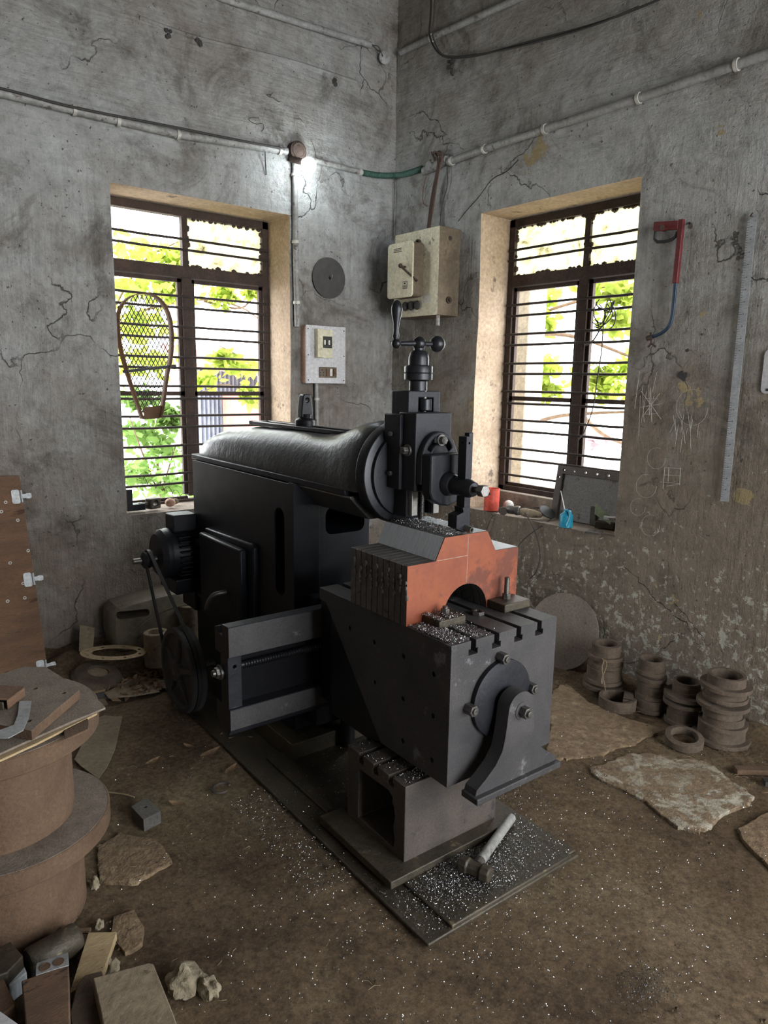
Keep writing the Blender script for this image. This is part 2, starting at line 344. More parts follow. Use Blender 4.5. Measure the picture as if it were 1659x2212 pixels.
# ------------------------------------------------------------------ room shell
def wall(name, fn, u0, u1, z0, z1, holes, mats, step=.05, th=.36, amp=.010, seed=0):
    def cuts(a, b, ex):
        c = {round(a, 4), round(b, 4)} | {round(e, 4) for e in ex}; c = sorted(c); out = [c[0]]
        for p, q in zip(c, c[1:]):
            n = max(1, int((q-p)/step + .5)); out += [p + (q-p)*i/n for i in range(1, n+1)]
        return out
    U = cuts(u0, u1, [v for h in holes for v in h[:2]]); Z = cuts(z0, z1, [v for h in holes for v in h[2:]])
    inh = lambda u, z: any(h[0] < u < h[1] and h[2] < z < h[3] for h in holes)
    mb = MB(); idx = {}
    for side in (0, 1):
        for i, u in enumerate(U):
            for j, z in enumerate(Z):
                d = -th if side else 0
                if not side:
                    d = (noise.noise(Vector((u*1.3+seed, z*1.3, 0)))*amp*1.6 + noise.noise(Vector((u*7+seed, z*7, 3)))*amp*.5)
                    e = min([1] + [max(h[0]-u, u-h[1], h[2]-z, z-h[3])/.1 for h in holes if not inh(u, z)]); d *= max(0.25, min(1, e))
                idx[side, i, j] = len(mb.v); mb.v.append(fn(u, d, z))
    for i in range(len(U)-1):
        for j in range(len(Z)-1):
            if inh((U[i]+U[i+1])/2, (Z[j]+Z[j+1])/2): continue
            for s in (0, 1): mb.f.append([idx[s, i, j], idx[s, i+1, j], idx[s, i+1, j+1], idx[s, i, j+1]]); mb.mi.append(0)
    for h in holes:
        iu = [i for i, u in enumerate(U) if h[0]-1e-4 <= u <= h[1]+1e-4]; jz = [j for j, z in enumerate(Z) if h[2]-1e-4 <= z <= h[3]+1e-4]
        for j in (jz[0], jz[-1]):
            for a, b in zip(iu, iu[1:]): mb.f.append([idx[0, a, j], idx[0, b, j], idx[1, b, j], idx[1, a, j]]); mb.mi.append(2 if j == jz[0] else 1)
        for i in (iu[0], iu[-1]):
            for a, b in zip(jz, jz[1:]): mb.f.append([idx[0, i, a], idx[0, i, b], idx[1, i, b], idx[1, i, a]]); mb.mi.append(1)
    return struct(mb.build(name, mats, ang=60))
ZT = 4.6
HL = (-1.84, -.803, .76, 2.45); HR = (-1.80, -.783, .735, 2.455)
wall('wall_left', lambda u, d, z: (u, -d, z), -5.0, .36, 0, ZT, [HL], [M_wallL, M_reveal, M_sill])
wall('wall_right', lambda u, d, z: (-d, u, z), -6.2, 0, 0, ZT, [HR, (-5.4, -3.9, .8, 2.4)], [M_wallR, M_reveal, M_sill], seed=9)
wall('wall_far_left', lambda u, d, z: (-5.0+d, u, z), -6.2, 0, 0, ZT, [], [M_ceil, M_reveal, M_sill], step=.25)
wall('wall_back', lambda u, d, z: (u, -6.2+d, z), -5.0, 0, 0, ZT, [(-2.4, -.2, .02, 3.3)], [M_ceil, M_reveal, M_sill], step=.25)
portal('door_portal', (-1.3, -6.55, 1.66), (PI/2, 0, 0), 2.2, 3.28)
portal('window_portal', (.36, -4.65, 1.6), (0, PI/2, 0), 1.6, 1.5)
struct(MB().box(-5.4, .4, -6.6, .4, ZT, ZT+.15).build('ceiling', M_ceil))
mb = MB(); N_ = 100
for i in range(N_+1):
    for j in range(N_+1):
        x = -5.0 + 5.0*i/N_; y = -6.2 + 6.2*j/N_
        z = noise.noise(Vector((x*2.2, y*2.2, 5)))*.008 + noise.noise(Vector((x*9, y*9, 1)))*.004
        mb.v.append((x, y, z-.009))
for i in range(N_):
    for j in range(N_): a = i*(N_+1)+j; mb.f.append([a, a+N_+1, a+N_+2, a+1]); mb.mi.append(0)
struct(mb.build('floor', M_floor, ang=80))
# raised line in the plaster of the left wall, at the level of the old lintel
mb = MB(); mb.tube([ay_(300, 38), ay_(360, 60), ay_(420, 82), ay_(520, 105), ay_(640, 135), ay_(700, 155), ay_(770, 178)], .012, 6, 1)
struct(mb.build('trim_1', M_wallL))

# ------------------------------------------------------------------ windows
def window(n, to, u0, u1, z0, z1, um, panes, label):
    """u runs along the wall; to(u, depth, z)"""
    r = bpy.data.objects.new(f'window_{n}', None); COL.objects.link(r); struct(r)
    def B(mb, a, b, d0, d1, c, e):
        p = [to(x, y, z) for x in (a, b) for y in (d0, d1) for z in (c, e)]
        return mb.add(p, [(0,1,3,2),(4,6,7,5),(0,4,5,1),(2,3,7,6),(0,2,6,4),(1,5,7,3)])
    f = MB()
    for a, b, c, e in ((u0, u0+.04, z0, z1), (u1-.04, u1, z0, z1), (u0, u1, z1-.045, z1), (u0, u1, z0, z0+(.012 if n == 1 else .03))): B(f, a, b, .245, .30, c, e)
    f.build('frame', M_frame, r, bev=.003)
    m = MB(); B(m, um-.017, um+.017, .25, .29, 2.12, z1-.04); B(m, um-.03, um+.03, .245, .295, z0+.03, 2.07); m.build('mullion', M_frame, r, bev=.003)
    m = MB(); B(m, u0+.035, u1-.035, .24, .30, 2.065, 2.13); m.build('transom', M_frame, r, bev=.004)
    for a, b in ((u0+.04, um-.03), (um+.03, u1-.04)):
        s = MB()
        for q in ((a, a+.022, z0+.04, 2.06), (b-.022, b, z0+.04, 2.06), (a, b, 2.04, 2.062), (a, b, z0+.012, z0+(.028 if n == 1 else .05)), (a, b, 1.395, 1.42)): B(s, q[0], q[1], .262, .285, q[2], q[3])
        s.build('casement', M_frame, r)
    for z in (2.275, 2.217, 1.96, 1.896, 1.788, 1.725, 1.616, 1.555, 1.450, 1.378, 1.278, 1.212, 1.105, 1.04, .939, .88):
        if z < z0+.05: continue
        b = MB(); b.tube([to(u0+.01, .235, z+.002), to((u0+um)/2, .235, z-.002), to(um, .236, z+.001), to(u1-.01, .235, z-.001)], .0072, 8); b.build('grille_bar', M_bar, r)
    for a, b in panes:
        p = MB(); nx, nz = 24, 16; c0, c1 = 2.132, z1-.048
        # ragged putty edge around the pane
        P_ = MB(); B(P_, a, b, .268, .272, c0, c1); P_.build('pane', M_pane, r)
        e = MB()
        for k in range(70):
            t = random.random()*2*(b-a+c1-c0)
            if t < b-a: q = (a+t, c1)
            elif t < 2*(b-a): q = (a+t-(b-a), c0)
            else: q = (random.choice((a, b)), c0+random.random()*(c1-c0))
            s_ = random.uniform(.004, .013)
            e.ball(to(q[0], .264, q[1]), s_, 7, (random.uniform(.6, 1.6),)*3)
        e.build('putty', M_frame, r)
    return r
window(1, lambda u, d, z: (u, d, z), -1.835, -.806, .765, 2.445, -1.345, [(-1.325, -.85)], '')
struct(MB().box(.19, .34, -1.80, -.783, .73, .838).build('trim_2', M_sill, bev=.006))
window(2, lambda u, d, z: (d, u, z), -1.795, -.788, .838, 2.45, -1.335, [(-1.316, -.83), (-1.755, -1.354)], '')

# ------------------------------------------------------------------ outside
mb = MB(); mb.box(-14, 14, .37, 24, -.55, -.5); mb.box(.37, 24, -14, .37, -.55, -.5); 
M_yard = mat('bright yard', (.40, .37, .32), (.55, .52, .47), .9)
tag(mb.build('yard_ground', M_yard), 'pale sunlit yard ground beyond both windows', 'ground', kind='structure')
def leafcloud(name, fn, count, size, matl, parent):
    mb = MB()
    for _ in range(count):
        c, = fn(),
        if c is None: continue
        s_ = size*random.uniform(.6, 1.3); d = Vector((random.gauss(0, 1), random.gauss(0, 1), random.gauss(-.3, .6))).normalized()
        sd = d.cross(Vector((random.gauss(0,1), random.gauss(0,1), random.gauss(0,1)))).normalized(); nn = d.cross(sd)
        c = Vector(c); q = [c, c+d*s_*.35+sd*s_*.32, c+d*s_*.75+sd*s_*.24, c+d*s_*1.15, c+d*s_*.75-sd*s_*.24, c+d*s_*.35-sd*s_*.32]
        mid = [c+d*s_*.35+nn*s_*.08, c+d*s_*.75+nn*s_*.06]
        mb.add(q+mid, [(0,1,6),(1,2,7,6),(2,3,7),(0,6,5),(5,6,7,4),(7,3,4)])
    return mb.build(name, matl, parent, recalc=False, ang=180)
def tree(label, base, top, limbs, clusters, matl, n, size, r=.03):
    t = thing('leafy_tree', label, 'tree', base, group=None); B_ = Vector(base)
    m = MB(); m.tube([(0, 0, 0), (Vector(top)-B_)*.5 + Vector((.1, .05, 0)), Vector(top)-B_], r, 10, 1, .5); m.build('trunk', M_bark, t)
    for l in limbs: b = MB(); b.tube([Vector(p)-B_ for p in l], r*.42, 7, 2, .4); b.build('branch', M_bark, t)
    def f():
        c, rad = random.choice(clusters); rad = rad if hasattr(rad, '__len__') else (rad,)*3
        v = Vector((random.gauss(0, .5)*rad[0], random.gauss(0, .5)*rad[1], random.gauss(0, .5)*rad[2])); return Vector(c)-B_+v
    leafcloud('foliage', f, n, size, matl, t); return t
# behind the left window (points by sight line at a true depth behind the wall)
Y = 1.7
tree('leafy tree spreading across the left window', tuple(ay_(235, 1300, 2.2)), tuple(ay_(215, 480, 2.2)),
     [[ay_(205, 700, 2.1), ay_(420, 640, 1.9), ay_(520, 660, 1.8), ay_(560, 690, 1.8)], [ay_(440, 650, 1.9), ay_(520, 672, 1.85), ay_(545, 645, 1.8)], [ay_(200, 760, 2), ay_(300, 560, 1.9), ay_(390, 520, 1.8)]],
     [(ay_(300, 540, 1.8), (.35, .3, .10)), (ay_(380, 560, 1.8), .12), (ay_(290, 620, 1.7), (.25, .3, .10)), (ay_(370, 615, 1.7), .12), (ay_(480, 625, 1.8), .12), (ay_(545, 620, 1.8), .07),
      (ay_(300, 700, 1.8), (.2, .2, .12)), (ay_(300, 780, 1.6), (.3, .2, .10))], M_leaf, 1300, .075)
tree('young tree with lime leaves low in the left window', tuple(ay_(600, 1250, 1.6)), tuple(ay_(600, 760, 1.6)),
     [[ay_(590, 900, 1.6), ay_(500, 820, 1.5), ay_(430, 850, 1.4)], [ay_(600, 860, 1.6), ay_(540, 780, 1.5), ay_(470, 745, 1.4)]],
     [(ay_(480, 770, 1.5), (.08, .1, .06)), (ay_(510, 790, 1.5), (.18, .2, .07)), (ay_(445, 820, 1.5), (.10, .1, .05)), (ay_(540, 850, 1.5), .07)], M_leaf, 260, .085, .02)
b_ = ay_(330, 1250, 1.3); b_.z = -.5
tree('low bushy plant outside the left window bottom', tuple(b_), tuple(ay_(340, 1000, 1.3)),
     [[ay_(340, 1060, 1.3), ay_(300, 960, 1.3), ay_(280, 900, 1.3)], [ay_(350, 1060, 1.3), ay_(380, 960, 1.3)]],
     [(ay_(300, 930, 1.5), (.18, .2, .08)), (ay_(350, 970, 1.4), (.15, .2, .10)), (ay_(300, 1020, 1.3), (.15, .2, .10)), (ay_(370, 1050, 1.3), (.16, .2, .08)), (ay_(300, 860, 1.5), (.12, .1, .06)), (ay_(370, 900, 1.5), .08)], M_leaf2, 1100, .065, .02)
# behind the right window
tree('tree with pale brown limbs behind the right window', tuple(ax_(1420, 1250, 2.0)), tuple(ax_(1440, 560, 2.0)),
     [[ax_(1450, 590, 1.7), ax_(1340, 625, 1.6), ax_(1230, 655, 1.5), ax_(1130, 690, 1.5)], [ax_(1390, 610, 1.6), ax_(1330, 640, 1.5), ax_(1280, 600, 1.5)],
      [ax_(1110, 930, 1.5), ax_(1190, 900, 1.5), ax_(1260, 893, 1.5), ax_(1350, 890, 1.5)], [ax_(1250, 890, 1.5), ax_(1300, 940, 1.4), ax_(1350, 960, 1.3)],
      [ax_(1140, 720, 1.4), ax_(1240, 722, 1.4), ax_(1360, 770, 1.4)]],
     [(ax_(1170, 640, 1.5), (.1, .16, .06)), (ax_(1310, 620, 1.5), (.1, .2, .08)), (ax_(1340, 690, 1.5), (.1, .16, .08)), (ax_(1170, 700, 1.6), (.1, .14, .08)), (ax_(1175, 790, 1.5), (.1, .16, .06)),
      (ax_(1180, 840, 1.5), (.1, .14, .06)), (ax_(1310, 840, 1.4), (.1, .14, .07)), (ax_(1300, 805, 1.4), (.1, .16, .05)), (ax_(1370, 790, 1.5), .08), (ax_(1150, 665, 1.5), .1), (ax_(1345, 640, 1.5), .1)], M_leaf, 1100, .08, .05)
p = ax_(1137, 800, .75)
tag(MB().box(-.09, .09, -.075, .075, 0, 3.6).build('plaster_pillar', M_outwall, loc=(p.x, p.y, -.5), bev=.01), 'beige plaster pillar outside, at the right window left edge', 'pillar')
s = thing('corrugated_shed', 'small shed with red roof and corrugated wall beyond the left window', 'shed', (0.4, 7, -.5))
c0 = ay_(425, 880, 7); c1 = ay_(560, 880, 7); L0 = Vector((.4, 7, -.5))
mb = MB(); n = 60
P_ = [(c0.x-.4+(c1.x-c0.x)*i/n, .03*math.sin(i*1.6)) for i in range(n+1)]
mb.pz(P_ + [(P_[-1][0], .12), (P_[0][0], .12)], 0, ay_(480, 795, 7).z+.5); mb.build('corrugated_wall', M_corr, s)
mb = MB(); za = ay_(480, 790, 7).z+.5
mb.obox(((P_[0][0]+P_[-1][0])/2, -.1, za+.05), (P_[-1][0]-P_[0][0]+.8, 1.1, .07), (.28, .10, 0)); mb.build('roof', M_brick, s)
mb = MB(); q0 = ay_(497, 905, 6.6); q1 = ay_(560, 850, 6.6); mb.box(q0.x-.4, q1.x-.4, -.45, -.15, 0, q1.z+.5); mb.build('brick_wall', M_brick, s)
q = ay_(520, 905, 5.8); tag(MB().ball((0, 0, .55), .55, 14, (.7, .5, 1)).build('blue_tarpaulin', M_tarp, loc=(q.x, q.y, -.5)), 'blue tarpaulin heap in front of the shed brick wall', 'tarpaulin')
for (x, y, d, e) in ((1140, 965, 2.6, 'left of the middle bar'), (1325, 960, 2.6, 'at its right side')):
    q = ax_(x, y, d); mb = MB()
    for k in range(9): mb.ball((random.uniform(-.1, .1), random.uniform(-.25, .25), random.uniform(-.12, .12)), random.uniform(.04, .1), 9, (1, 1, .8))
    mb.tube([(0, 0, -.1), (0, 0, -q.z-.5)], .02)
    tag(mb.build('rag_heap', M_cloth, loc=q), 'faded coloured rags low outside the right window, '+e, 'rags')
# ------------------------------------------------------------------ shaping machine
SM = thing('shaping_machine', 'large black metal shaping machine with a ram, slotted box table and crank handle', 'machine', MO, MR)
def rr(a0, a1, b0, b1, r, n=5):
    out = []
    for cx, cy, s in ((a1-r, b1-r, 0), (a0+r, b1-r, 1), (a0+r, b0+r, 2), (a1-r, b0+r, 3)):
        for k in range(n+1): t = (s + k/n)*PI/2; out.append((cx+r*math.cos(t), cy+r*math.sin(t)))
    return out
CX = .41
# base plate with its raised middle
mb = MB(); mb.box(0, .635, .004, 2.3, 0, .012); mb.box(.088, .60, .006, 1.1, .010, .024); mb.box(.60, .64, .02, 1.1, .01, .018)
mb.box(.16, .66, 1.02, 2.18, .01, .09)
mb.build('base_plate', M_oily, SM, bev=.004)
# column
mb = MB(); mb.box(.221, .60, 1.13, 2.09, .08, 1.105); mb.box(.221, .337, 1.10, 1.14, .10, 1.11); mb.box(.215, .345, 1.094, 1.16, .55, .585)
col = mb.build('column', M_paint, SM, bev=.006)
c = MB(); c.box(.335, .487, 1.0, 2.2, 1.012, 1.2); cut(col, c)
c = MB(); c.py(rr(.385, .575, .885, .995, .03), 1.08, 1.5); cut(col, c)
c = MB(); c.px(rr(1.175, 1.255, .64, 1.0, .039), .1, .30); cut(col, c)
mb = MB(); mb.box(.483, .60, 1.10, 1.14, .98, 1.11); mb.build('column_way', M_paint, SM, bev=.004)
# door on the column side
mb = MB(); mb.px([(1.40, .40), (1.91, .40), (1.91, .80), (1.43, .815), (1.40, .80)], .197, .224); mb.build('door_frame', M_paint, SM, bev=.008)
d = MB(); d.px([(1.455, .395), (1.895, .395), (1.895, .785), (1.455, .785)], .160, .196); d = d.build('door', M_paint, SM, bev=.010)
MB().tube([(.162, 1.60, .565), (.135, 1.60, .566), (.105, 1.61, .560), (.097, 1.645, .525), (.098, 1.675, .478)], .0115, 12, 2).build('handle', M_bolt, d)
for y, z in ((1.945, .715), (1.945, .455)):
    MB().cyl((.20, y+.05, z), (.20, y-.03, z-.005), .016).cyl((.20, y+.055, z), (.20, y+.05, z), .02).build('hinge', M_paint, SM, bev=.003)
# ram
prof = [(2.16, .10, 1.165), (2.13, .135, 1.195), (2.08, .148, 1.222), (1.98, .158, 1.252), (1.85, .162, 1.275), (1.65, .165, 1.290), (1.3, .165, 1.298), (1.08, .165, 1.300), (1.0, .165, 1.304),
        (.93, .167, 1.318), (.87, .170, 1.338), (.81, .174, 1.356), (.76, .176, 1.364), (.715, .176, 1.364), (.70, .172, 1.360)]
rows = []
for y, hw, zt in prof:
    row = []
    zb = 1.128
    for k in range(29):
        t = PI*k/28; c_, s_ = math.cos(t), math.sin(t)
        row.append((CX + hw*math.copysign(abs(c_)**.72, c_), y, zb + (zt-zb)*abs(s_)**.80))
    rows.append(row)
ram = MB().loft(rows).build('ram', M_ram, SM, ang=50)
MB().box(CX-.178, CX+.178, .77, 2.13, 1.106, 1.131).build('ram_ledge', M_paint, ram, bev=.004)
MB().py([(CX-.17, 1.108), (CX-.17, 1.10), (CX-.09, 1.020), (CX+.09, 1.020), (CX+.17, 1.10), (CX+.17, 1.108)], .745, 2.10).build('ram_way', M_way, ram, bev=.002)
mb = MB(); mb.box(CX-.055, CX-.022, .98, 1.74, 1.296, 1.312); mb.box(CX+.022, CX+.055, .98, 1.74, 1.296, 1.312); mb.box(CX-.055, CX+.055, 1.70, 1.74, 1.296, 1.312); mb.box(CX-.055, CX+.055, .98, 1.02, 1.296, 1.310)
mb.build('slot_rim', M_black, ram, bev=.003)
MB().lathe([(.042, 1.298), (.042, 1.334), (.036, 1.340), (.025, 1.343), (.028, 1.36)], (CX, 1.33, 0), (0, 0, 1)).build('clamp_collar', M_black, ram, bev=.003)
k = MB(); k.loft([[(CX+sx*w, 1.33+sy*.018, z) for sx, sy in ((-1,-1),(1,-1),(1,1),(-1,1))] for z, w in ((1.345, .027), (1.375, .027), (1.435, .019), (1.442, .012))])
k = k.build('clamp_screw', M_black, ram, bev=.004); cut(k, MB().cyl((CX, 1.25, 1.417), (CX, 1.4, 1.417), .008))
# round head flange
MB().lathe([(.150, 0), (.176, .006), (.180, .02), (.180, .05), (.172, .056)], (CX, .650, 1.190), (0, 1, 0), 56).build('swivel_flange', M_black, SM, bev=.002)
MB().lathe([(.12, 0), (.150, .004), (.152, .02)], (CX, .632, 1.190), (0, 1, 0), 48).build('degree_ring', M_slide, SM)
# vertical head
mb = MB(); mb.box(CX-.068, CX+.068, .565, .655, 1.055, 1.470)
hd = mb.build('tool_head', M_slide, SM, bev=.003)
cut(hd, MB().box(CX-.024, CX+.040, .55, .60, 1.0, 1.448))
for x in (CX-.060, CX+.034): MB().box(x, x+.026, .545, .572, 1.06, 1.16).build('slideway', M_way, SM, bev=.002)
mb = MB(); mb.cyl((CX+.006, .575, 1.04), (CX+.006, .575, 1.47), .010)
for i in range(46): mb.lathe([(.009, 0), (.013, .0015), (.009, .003)], (CX+.006, .575, 1.05+i*.0045), (0, 0, 1), 14)
mb.build('feed_screw', M_bolt, SM)
MB().cyl((CX+.006, .572, 1.405), (CX+.006, .572, 1.445), .024).build('feed_nut', M_black, SM, bev=.003)
mb = MB(); mb.px([(.500, 1.150), (.585, 1.150), (.585, 1.402), (.500, 1.402)], CX-.088, CX+.062)
sl = mb.build('tool_slide', M_slide, SM, bev=.003)
MB().px([(.565, 1.150), (.652, 1.150), (.652, 1.395), (.565, 1.395)], CX-.100, CX-.086).build('gib_plate', M_slide, SM, bev=.003)
for z in (1.20, 1.33): MB().nut((CX-.109, .61, z), (CX-.098, .61, z), .008).build('gib_screw', M_bolt, SM)
# micrometer collar, neck and crank
MB().lathe([(.030, 1.468), (.030, 1.500), (.034, 1.503), (.047, 1.506), (.047, 1.525), (.045, 1.527), (.047, 1.529), (.047, 1.548), (.045, 1.551), (.034, 1.553), (.034, 1.575), (.030, 1.592), (.022, 1.600)], (CX, .60, 0), (0, 0, 1), 40).build('micrometer_collar', M_black, SM)
ck = MB().lathe([(.017, 1.598), (.017, 1.61)], (CX, .60, 0), (0, 0, 1)).ball((CX, .60, 1.622), .023, 24)
ck = ck.tube([(CX-.02, .60, 1.622), (CX-.092, .60, 1.618)], .0095, 12, 0, .7).tube([(CX+.02, .60, 1.622), (CX+.06, .60, 1.623)], .008, 12)
ck = ck.ball((CX-.095, .60, 1.618), .016, 18).ball((CX+.078, .60, 1.624), .027, 24).build('crank_handle', M_black, SM)
MB().lathe([(.007, 0), (.011, .012), (.008, .030), (.0095, .050), (.016, .080), (.0185, .096), (.016, .110), (.009, .121), (.001, .125)], (CX-.097, .60, 1.628), (.02, 0, 1), 24).build('grip', M_black, ck)
# arc plate, clapper box and tool post
A0 = .474
arc = [(CX-.005+.078*math.cos(t), 1.245+.098*math.sin(t)) for t in [PI*(-.02+1.04*i/24) for i in range(25)]]
ap = MB().py(arc + [(CX-.083, 1.175), (CX+.073, 1.175)], A0, .50).build('swivel_plate', M_slide, SM, bev=.004)
so = [(CX-.005+.060*math.cos(t), 1.250+.078*math.sin(t)) for t in [PI*(.16+.68*i/14) for i in range(15)]]
si = [(CX-.005+.043*math.cos(t), 1.250+.056*math.sin(t)) for t in [PI*(.84-.68*i/14) for i in range(15)]]
cut(ap, MB().py(so+si, .44, .53))
MB().nut((CX-.004, A0, 1.316), (CX-.004, A0-.020, 1.316), .014).cyl((CX-.004, A0, 1.316), (CX-.004, A0-.006, 1.316), .019).build('swivel_bolt', M_bolt, SM, bev=.001)
MB().nut((CX-.088, .535, 1.282), (CX-.114, .535, 1.282), .013).cyl((CX-.086, .535, 1.282), (CX-.096, .535, 1.282), .019).build('slide_lock_bolt', M_bolt, SM, bev=.001)
bx = [(CX-.080, 1.275), (CX-.080, 1.155), (CX-.070, 1.132), (CX-.04, 1.114), (CX-.005, 1.106), (CX+.03, 1.114), (CX+.052, 1.14), (CX+.052, 1.275)]
cb = MB().py(bx, .43, .476).build('clapper_box', M_slide, SM, bev=.006)
mb = MB().lathe([(.040, 0), (.036, .018), (.030, .026)], (CX-.005, .432, 1.180), (0, -1, 0), 28); mb.build('post_boss', M_black, SM)
MB().lathe([(.029, 0), (.029, .072), (.022, .092), (.012, .094)], (CX+.000, .408, 1.176), (0, -1, 0), 32).build('tool_post', M_black, SM, bev=.002)
MB().cyl((CX, .32, 1.176), (CX, .285, 1.176), .009).nut((CX, .292, 1.176), (CX, .268, 1.176), .020).build('post_screw', M_way, SM, bev=.002)
tl = MB().box(CX-.006, CX+.018, .352, .388, 1.035, 1.335)
tl = tl.py([(CX-.014, 1.115), (CX-.010, 1.10), (CX-.038, 1.092), (CX-.038, 1.052), (CX-.004, 1.036), (CX+.018, 1.036), (CX+.018, 1.115)], .350, .390)
tl = tl.build('cutting_tool', M_slide, SM, bev=.003)
cut(tl, MB().cyl((CX+.006, .30, 1.315), (CX+.006, .40, 1.315), .004)); cut(tl, MB().cyl((CX-.03, .370, 1.315), (CX+.03, .370, 1.315), .004))
MB().ring((CX-.002, .360, 1.050), (CX+.004, .325, 1.046), .010, .005, 20).build('tool_bit', M_bolt, SM)
MB().box(CX+.026, CX+.044, .375, .397, 1.20, 1.345).build('packing_strip', M_black, SM, bev=.002)

# cross rail, its screw and saddle
MB().box(-.136, .96, .977, 1.043, .29, .60).build('rail_web', M_void, SM)
mb = MB()
mb.px([(.93, .545), (.93, .657), (.982, .657), (.982, .615), (1.012, .615), (1.030, .636), (1.045, .630), (1.045, .545)], -.137, .96)
mb.px([(.93, .272), (.945, .250), (1.045, .29), (1.045, .36), (.93, .352)], -.137, .96)
mb.box(-.137, -.083, .940, 1.0, .30, .60); mb.box(.90, .96, .940, 1.0, .30, .60)
cr = mb.build('cross_rail', M_slide, SM, bev=.003)
cut(cr, MB().cyl((-.11, .90, .506), (-.11, .97, .506), .006))
MB().box(-.136, .959, .9285, .9305, .548, .654).box(-.136, .959, .9285, .9305, .276, .350).build('rail_way_face', M_cast, cr)
mb = MB(); mb.cyl((-.09, .958, .50), (.92, .958, .50), .012)
for i in range(90): mb.lathe([(.012, 0), (.0155, .003), (.012, .006)], (-.07+i*.0108, .958, .50), (1, 0, 0), 12)
mb.build('traverse_screw', M_black, SM)
MB().nut((-.137, .995, .475), (-.160, .995, .475), .020).cyl((-.137, .995, .475), (-.147, .995, .475), .027).cyl((-.16, .995, .475), (-.172, .995, .475), .012).build('rail_nut', M_bolt, SM, bev=.001)
mb = MB(); mb.box(.24, .58, .80, .935, .30, .70); mb.box(.28, .54, 1.04, 1.14, .12, .66); mb.build('saddle', M_paint, SM, bev=.005)
MB().cyl((.41, 1.0, .02), (.41, 1.0, .32), .03).build('elevating_screw', M_black, SM)

# box table
TX0, TX1, TY0, TY1, TZ0, TZ1 = .183, .635, .15, .85, .334, .770
pf = [(TX0, TZ0), (TX1, TZ0), (TX1, TZ1)]
for x in (.553, .459, .364, .269):
    pf += [(x+.010, TZ1), (x+.010, TZ1-.026), (x+.018, TZ1-.026), (x+.018, TZ1-.044), (x-.018, TZ1-.044), (x-.018, TZ1-.026), (x-.010, TZ1-.026), (x-.010, TZ1)]
pf += [(TX0, TZ1)]
tb = MB().py(pf, TY0, TY1).build('table', M_cast, SM, bev=.0016)
cut(tb, MB().px([(.461, .32), (.81, .725), (.84, .725), (.86, .73), (.87, .30)], .1, .7))
c = MB()
for y, z in ((.659, .672), (.365, .669), (.224, .660), (.363, .529), (.221, .531), (.360, .390), (.220, .390), (.518, .667), (.512, .530)): c.cyl((.17, y, z), (.215, y, z), .0085, n=16)
cut(tb, c)
MB().px([(.462, .342), (.80, .735), (.80, .30), (.55, .30)], .20, .60).build('table_web', M_paint, SM, bev=.004)
MB().lathe([(.120, 0), (.120, .018), (.112, .020), (.05, .03)], (.385, .152, .566), (0, -1, 0), 56).build('trunnion_disc', M_slide, SM, bev=.001)
for x, z in ((.377, .696), (.253, .566), (.513, .566)):
    b = MB().nut((x, .150, z), (x, .118, z), .0175).cyl((x, .15, z), (x, .112, z), .0095); b.build('table_nut', M_bolt, SM, bev=.0015)
# bell shaped support bracket
bl = []
BCx, BCz = .387, .553
def bpt(s): return [(BCx+s*x*(1 if x < .07 else .89), z+(0 if x < .07 else .008)) for x, z in ((.052, BCz+.015), (.056, BCz-.03), (.063, BCz-.075), (.080, BCz-.115), (.108, BCz-.150), (.150, BCz-.180), (.190, BCz-.203), (.196, BCz-.222))]
top_ = [(BCx+.052*math.cos(t), BCz+.012+.048*math.sin(t)) for t in [PI*i/16 for i in range(17)]]
poly = list(reversed(bpt(1))) + top_ + bpt(-1)
MB().py(poly, .062, .108).build('support_bracket', M_cast, SM, bev=.003)
MB().box(BCx-.182, BCx+.180, .045, .112, BCz-.232, BCz-.212).build('bracket_foot', M_cast, SM, bev=.003)
MB().cyl((BCx+.004, .064, BCz), (BCx+.004, .0595, BCz), .028, n=36).build('pivot_washer', M_cast, SM, bev=.001)
MB().nut((BCx+.004, .061, BCz), (BCx+.004, .036, BCz), .0185).cyl((BCx+.004, .06, BCz), (BCx+.004, .028, BCz), .010).build('pivot_nut', M_bolt, SM, bev=.0015)

# motor, pulleys and belt
WX = -.035; WC = Vector((WX, 1.72, .200)); MC = Vector((WX, 2.125, .625))
mb = MB().lathe([(.100, .018), (.158, .016), (.172, 0), (.192, 0), (.195, .004), (.195, .020), (.180, .032), (.195, .044), (.195, .064), (.190, .068), (.165, .068), (.158, .040), (.10, .038)], WC, (1, 0, 0), 64)
mb.lathe([(.105, .018), (.05, .012), (.045, -.002), (.042, -.012), (.020, -.014), (.018, .0)], WC, (1, 0, 0), 40)
mb.lathe([(.0, .030), (.11, .034)], WC, (1, 0, 0), 40)
wh = mb.build('drive_wheel', M_cast, SM)
for k_ in range(5):
    a_ = 2*PI*k_/5+.4; e_ = Vector((0, math.cos(a_), math.sin(a_)))
    MB().tube([WC+Vector((.012, 0, 0))+e_*.04, WC+Vector((.022, 0, 0))+e_*.16], .020, 10, 0, .7).build('wheel_spoke', M_cast, wh)
MB().cyl(WC+Vector((-.014, 0, 0)), WC+Vector((.27, 0, 0)), .018).build('wheel_shaft', M_bolt, SM)
MB().lathe([(.020, -.01), (.038, 0), (.042, .004), (.036, .014), (.042, .026), (.036, .036), (.042, .046), (.030, .050)], MC+Vector((.005, 0, 0)), (1, 0, 0), 32).build('motor_pulley', M_slide, SM)
MB().cyl(MC+Vector((-.045, 0, 0)), MC+Vector((.08, 0, 0)), .014).build('motor_shaft', M_bolt, SM, bev=.002)
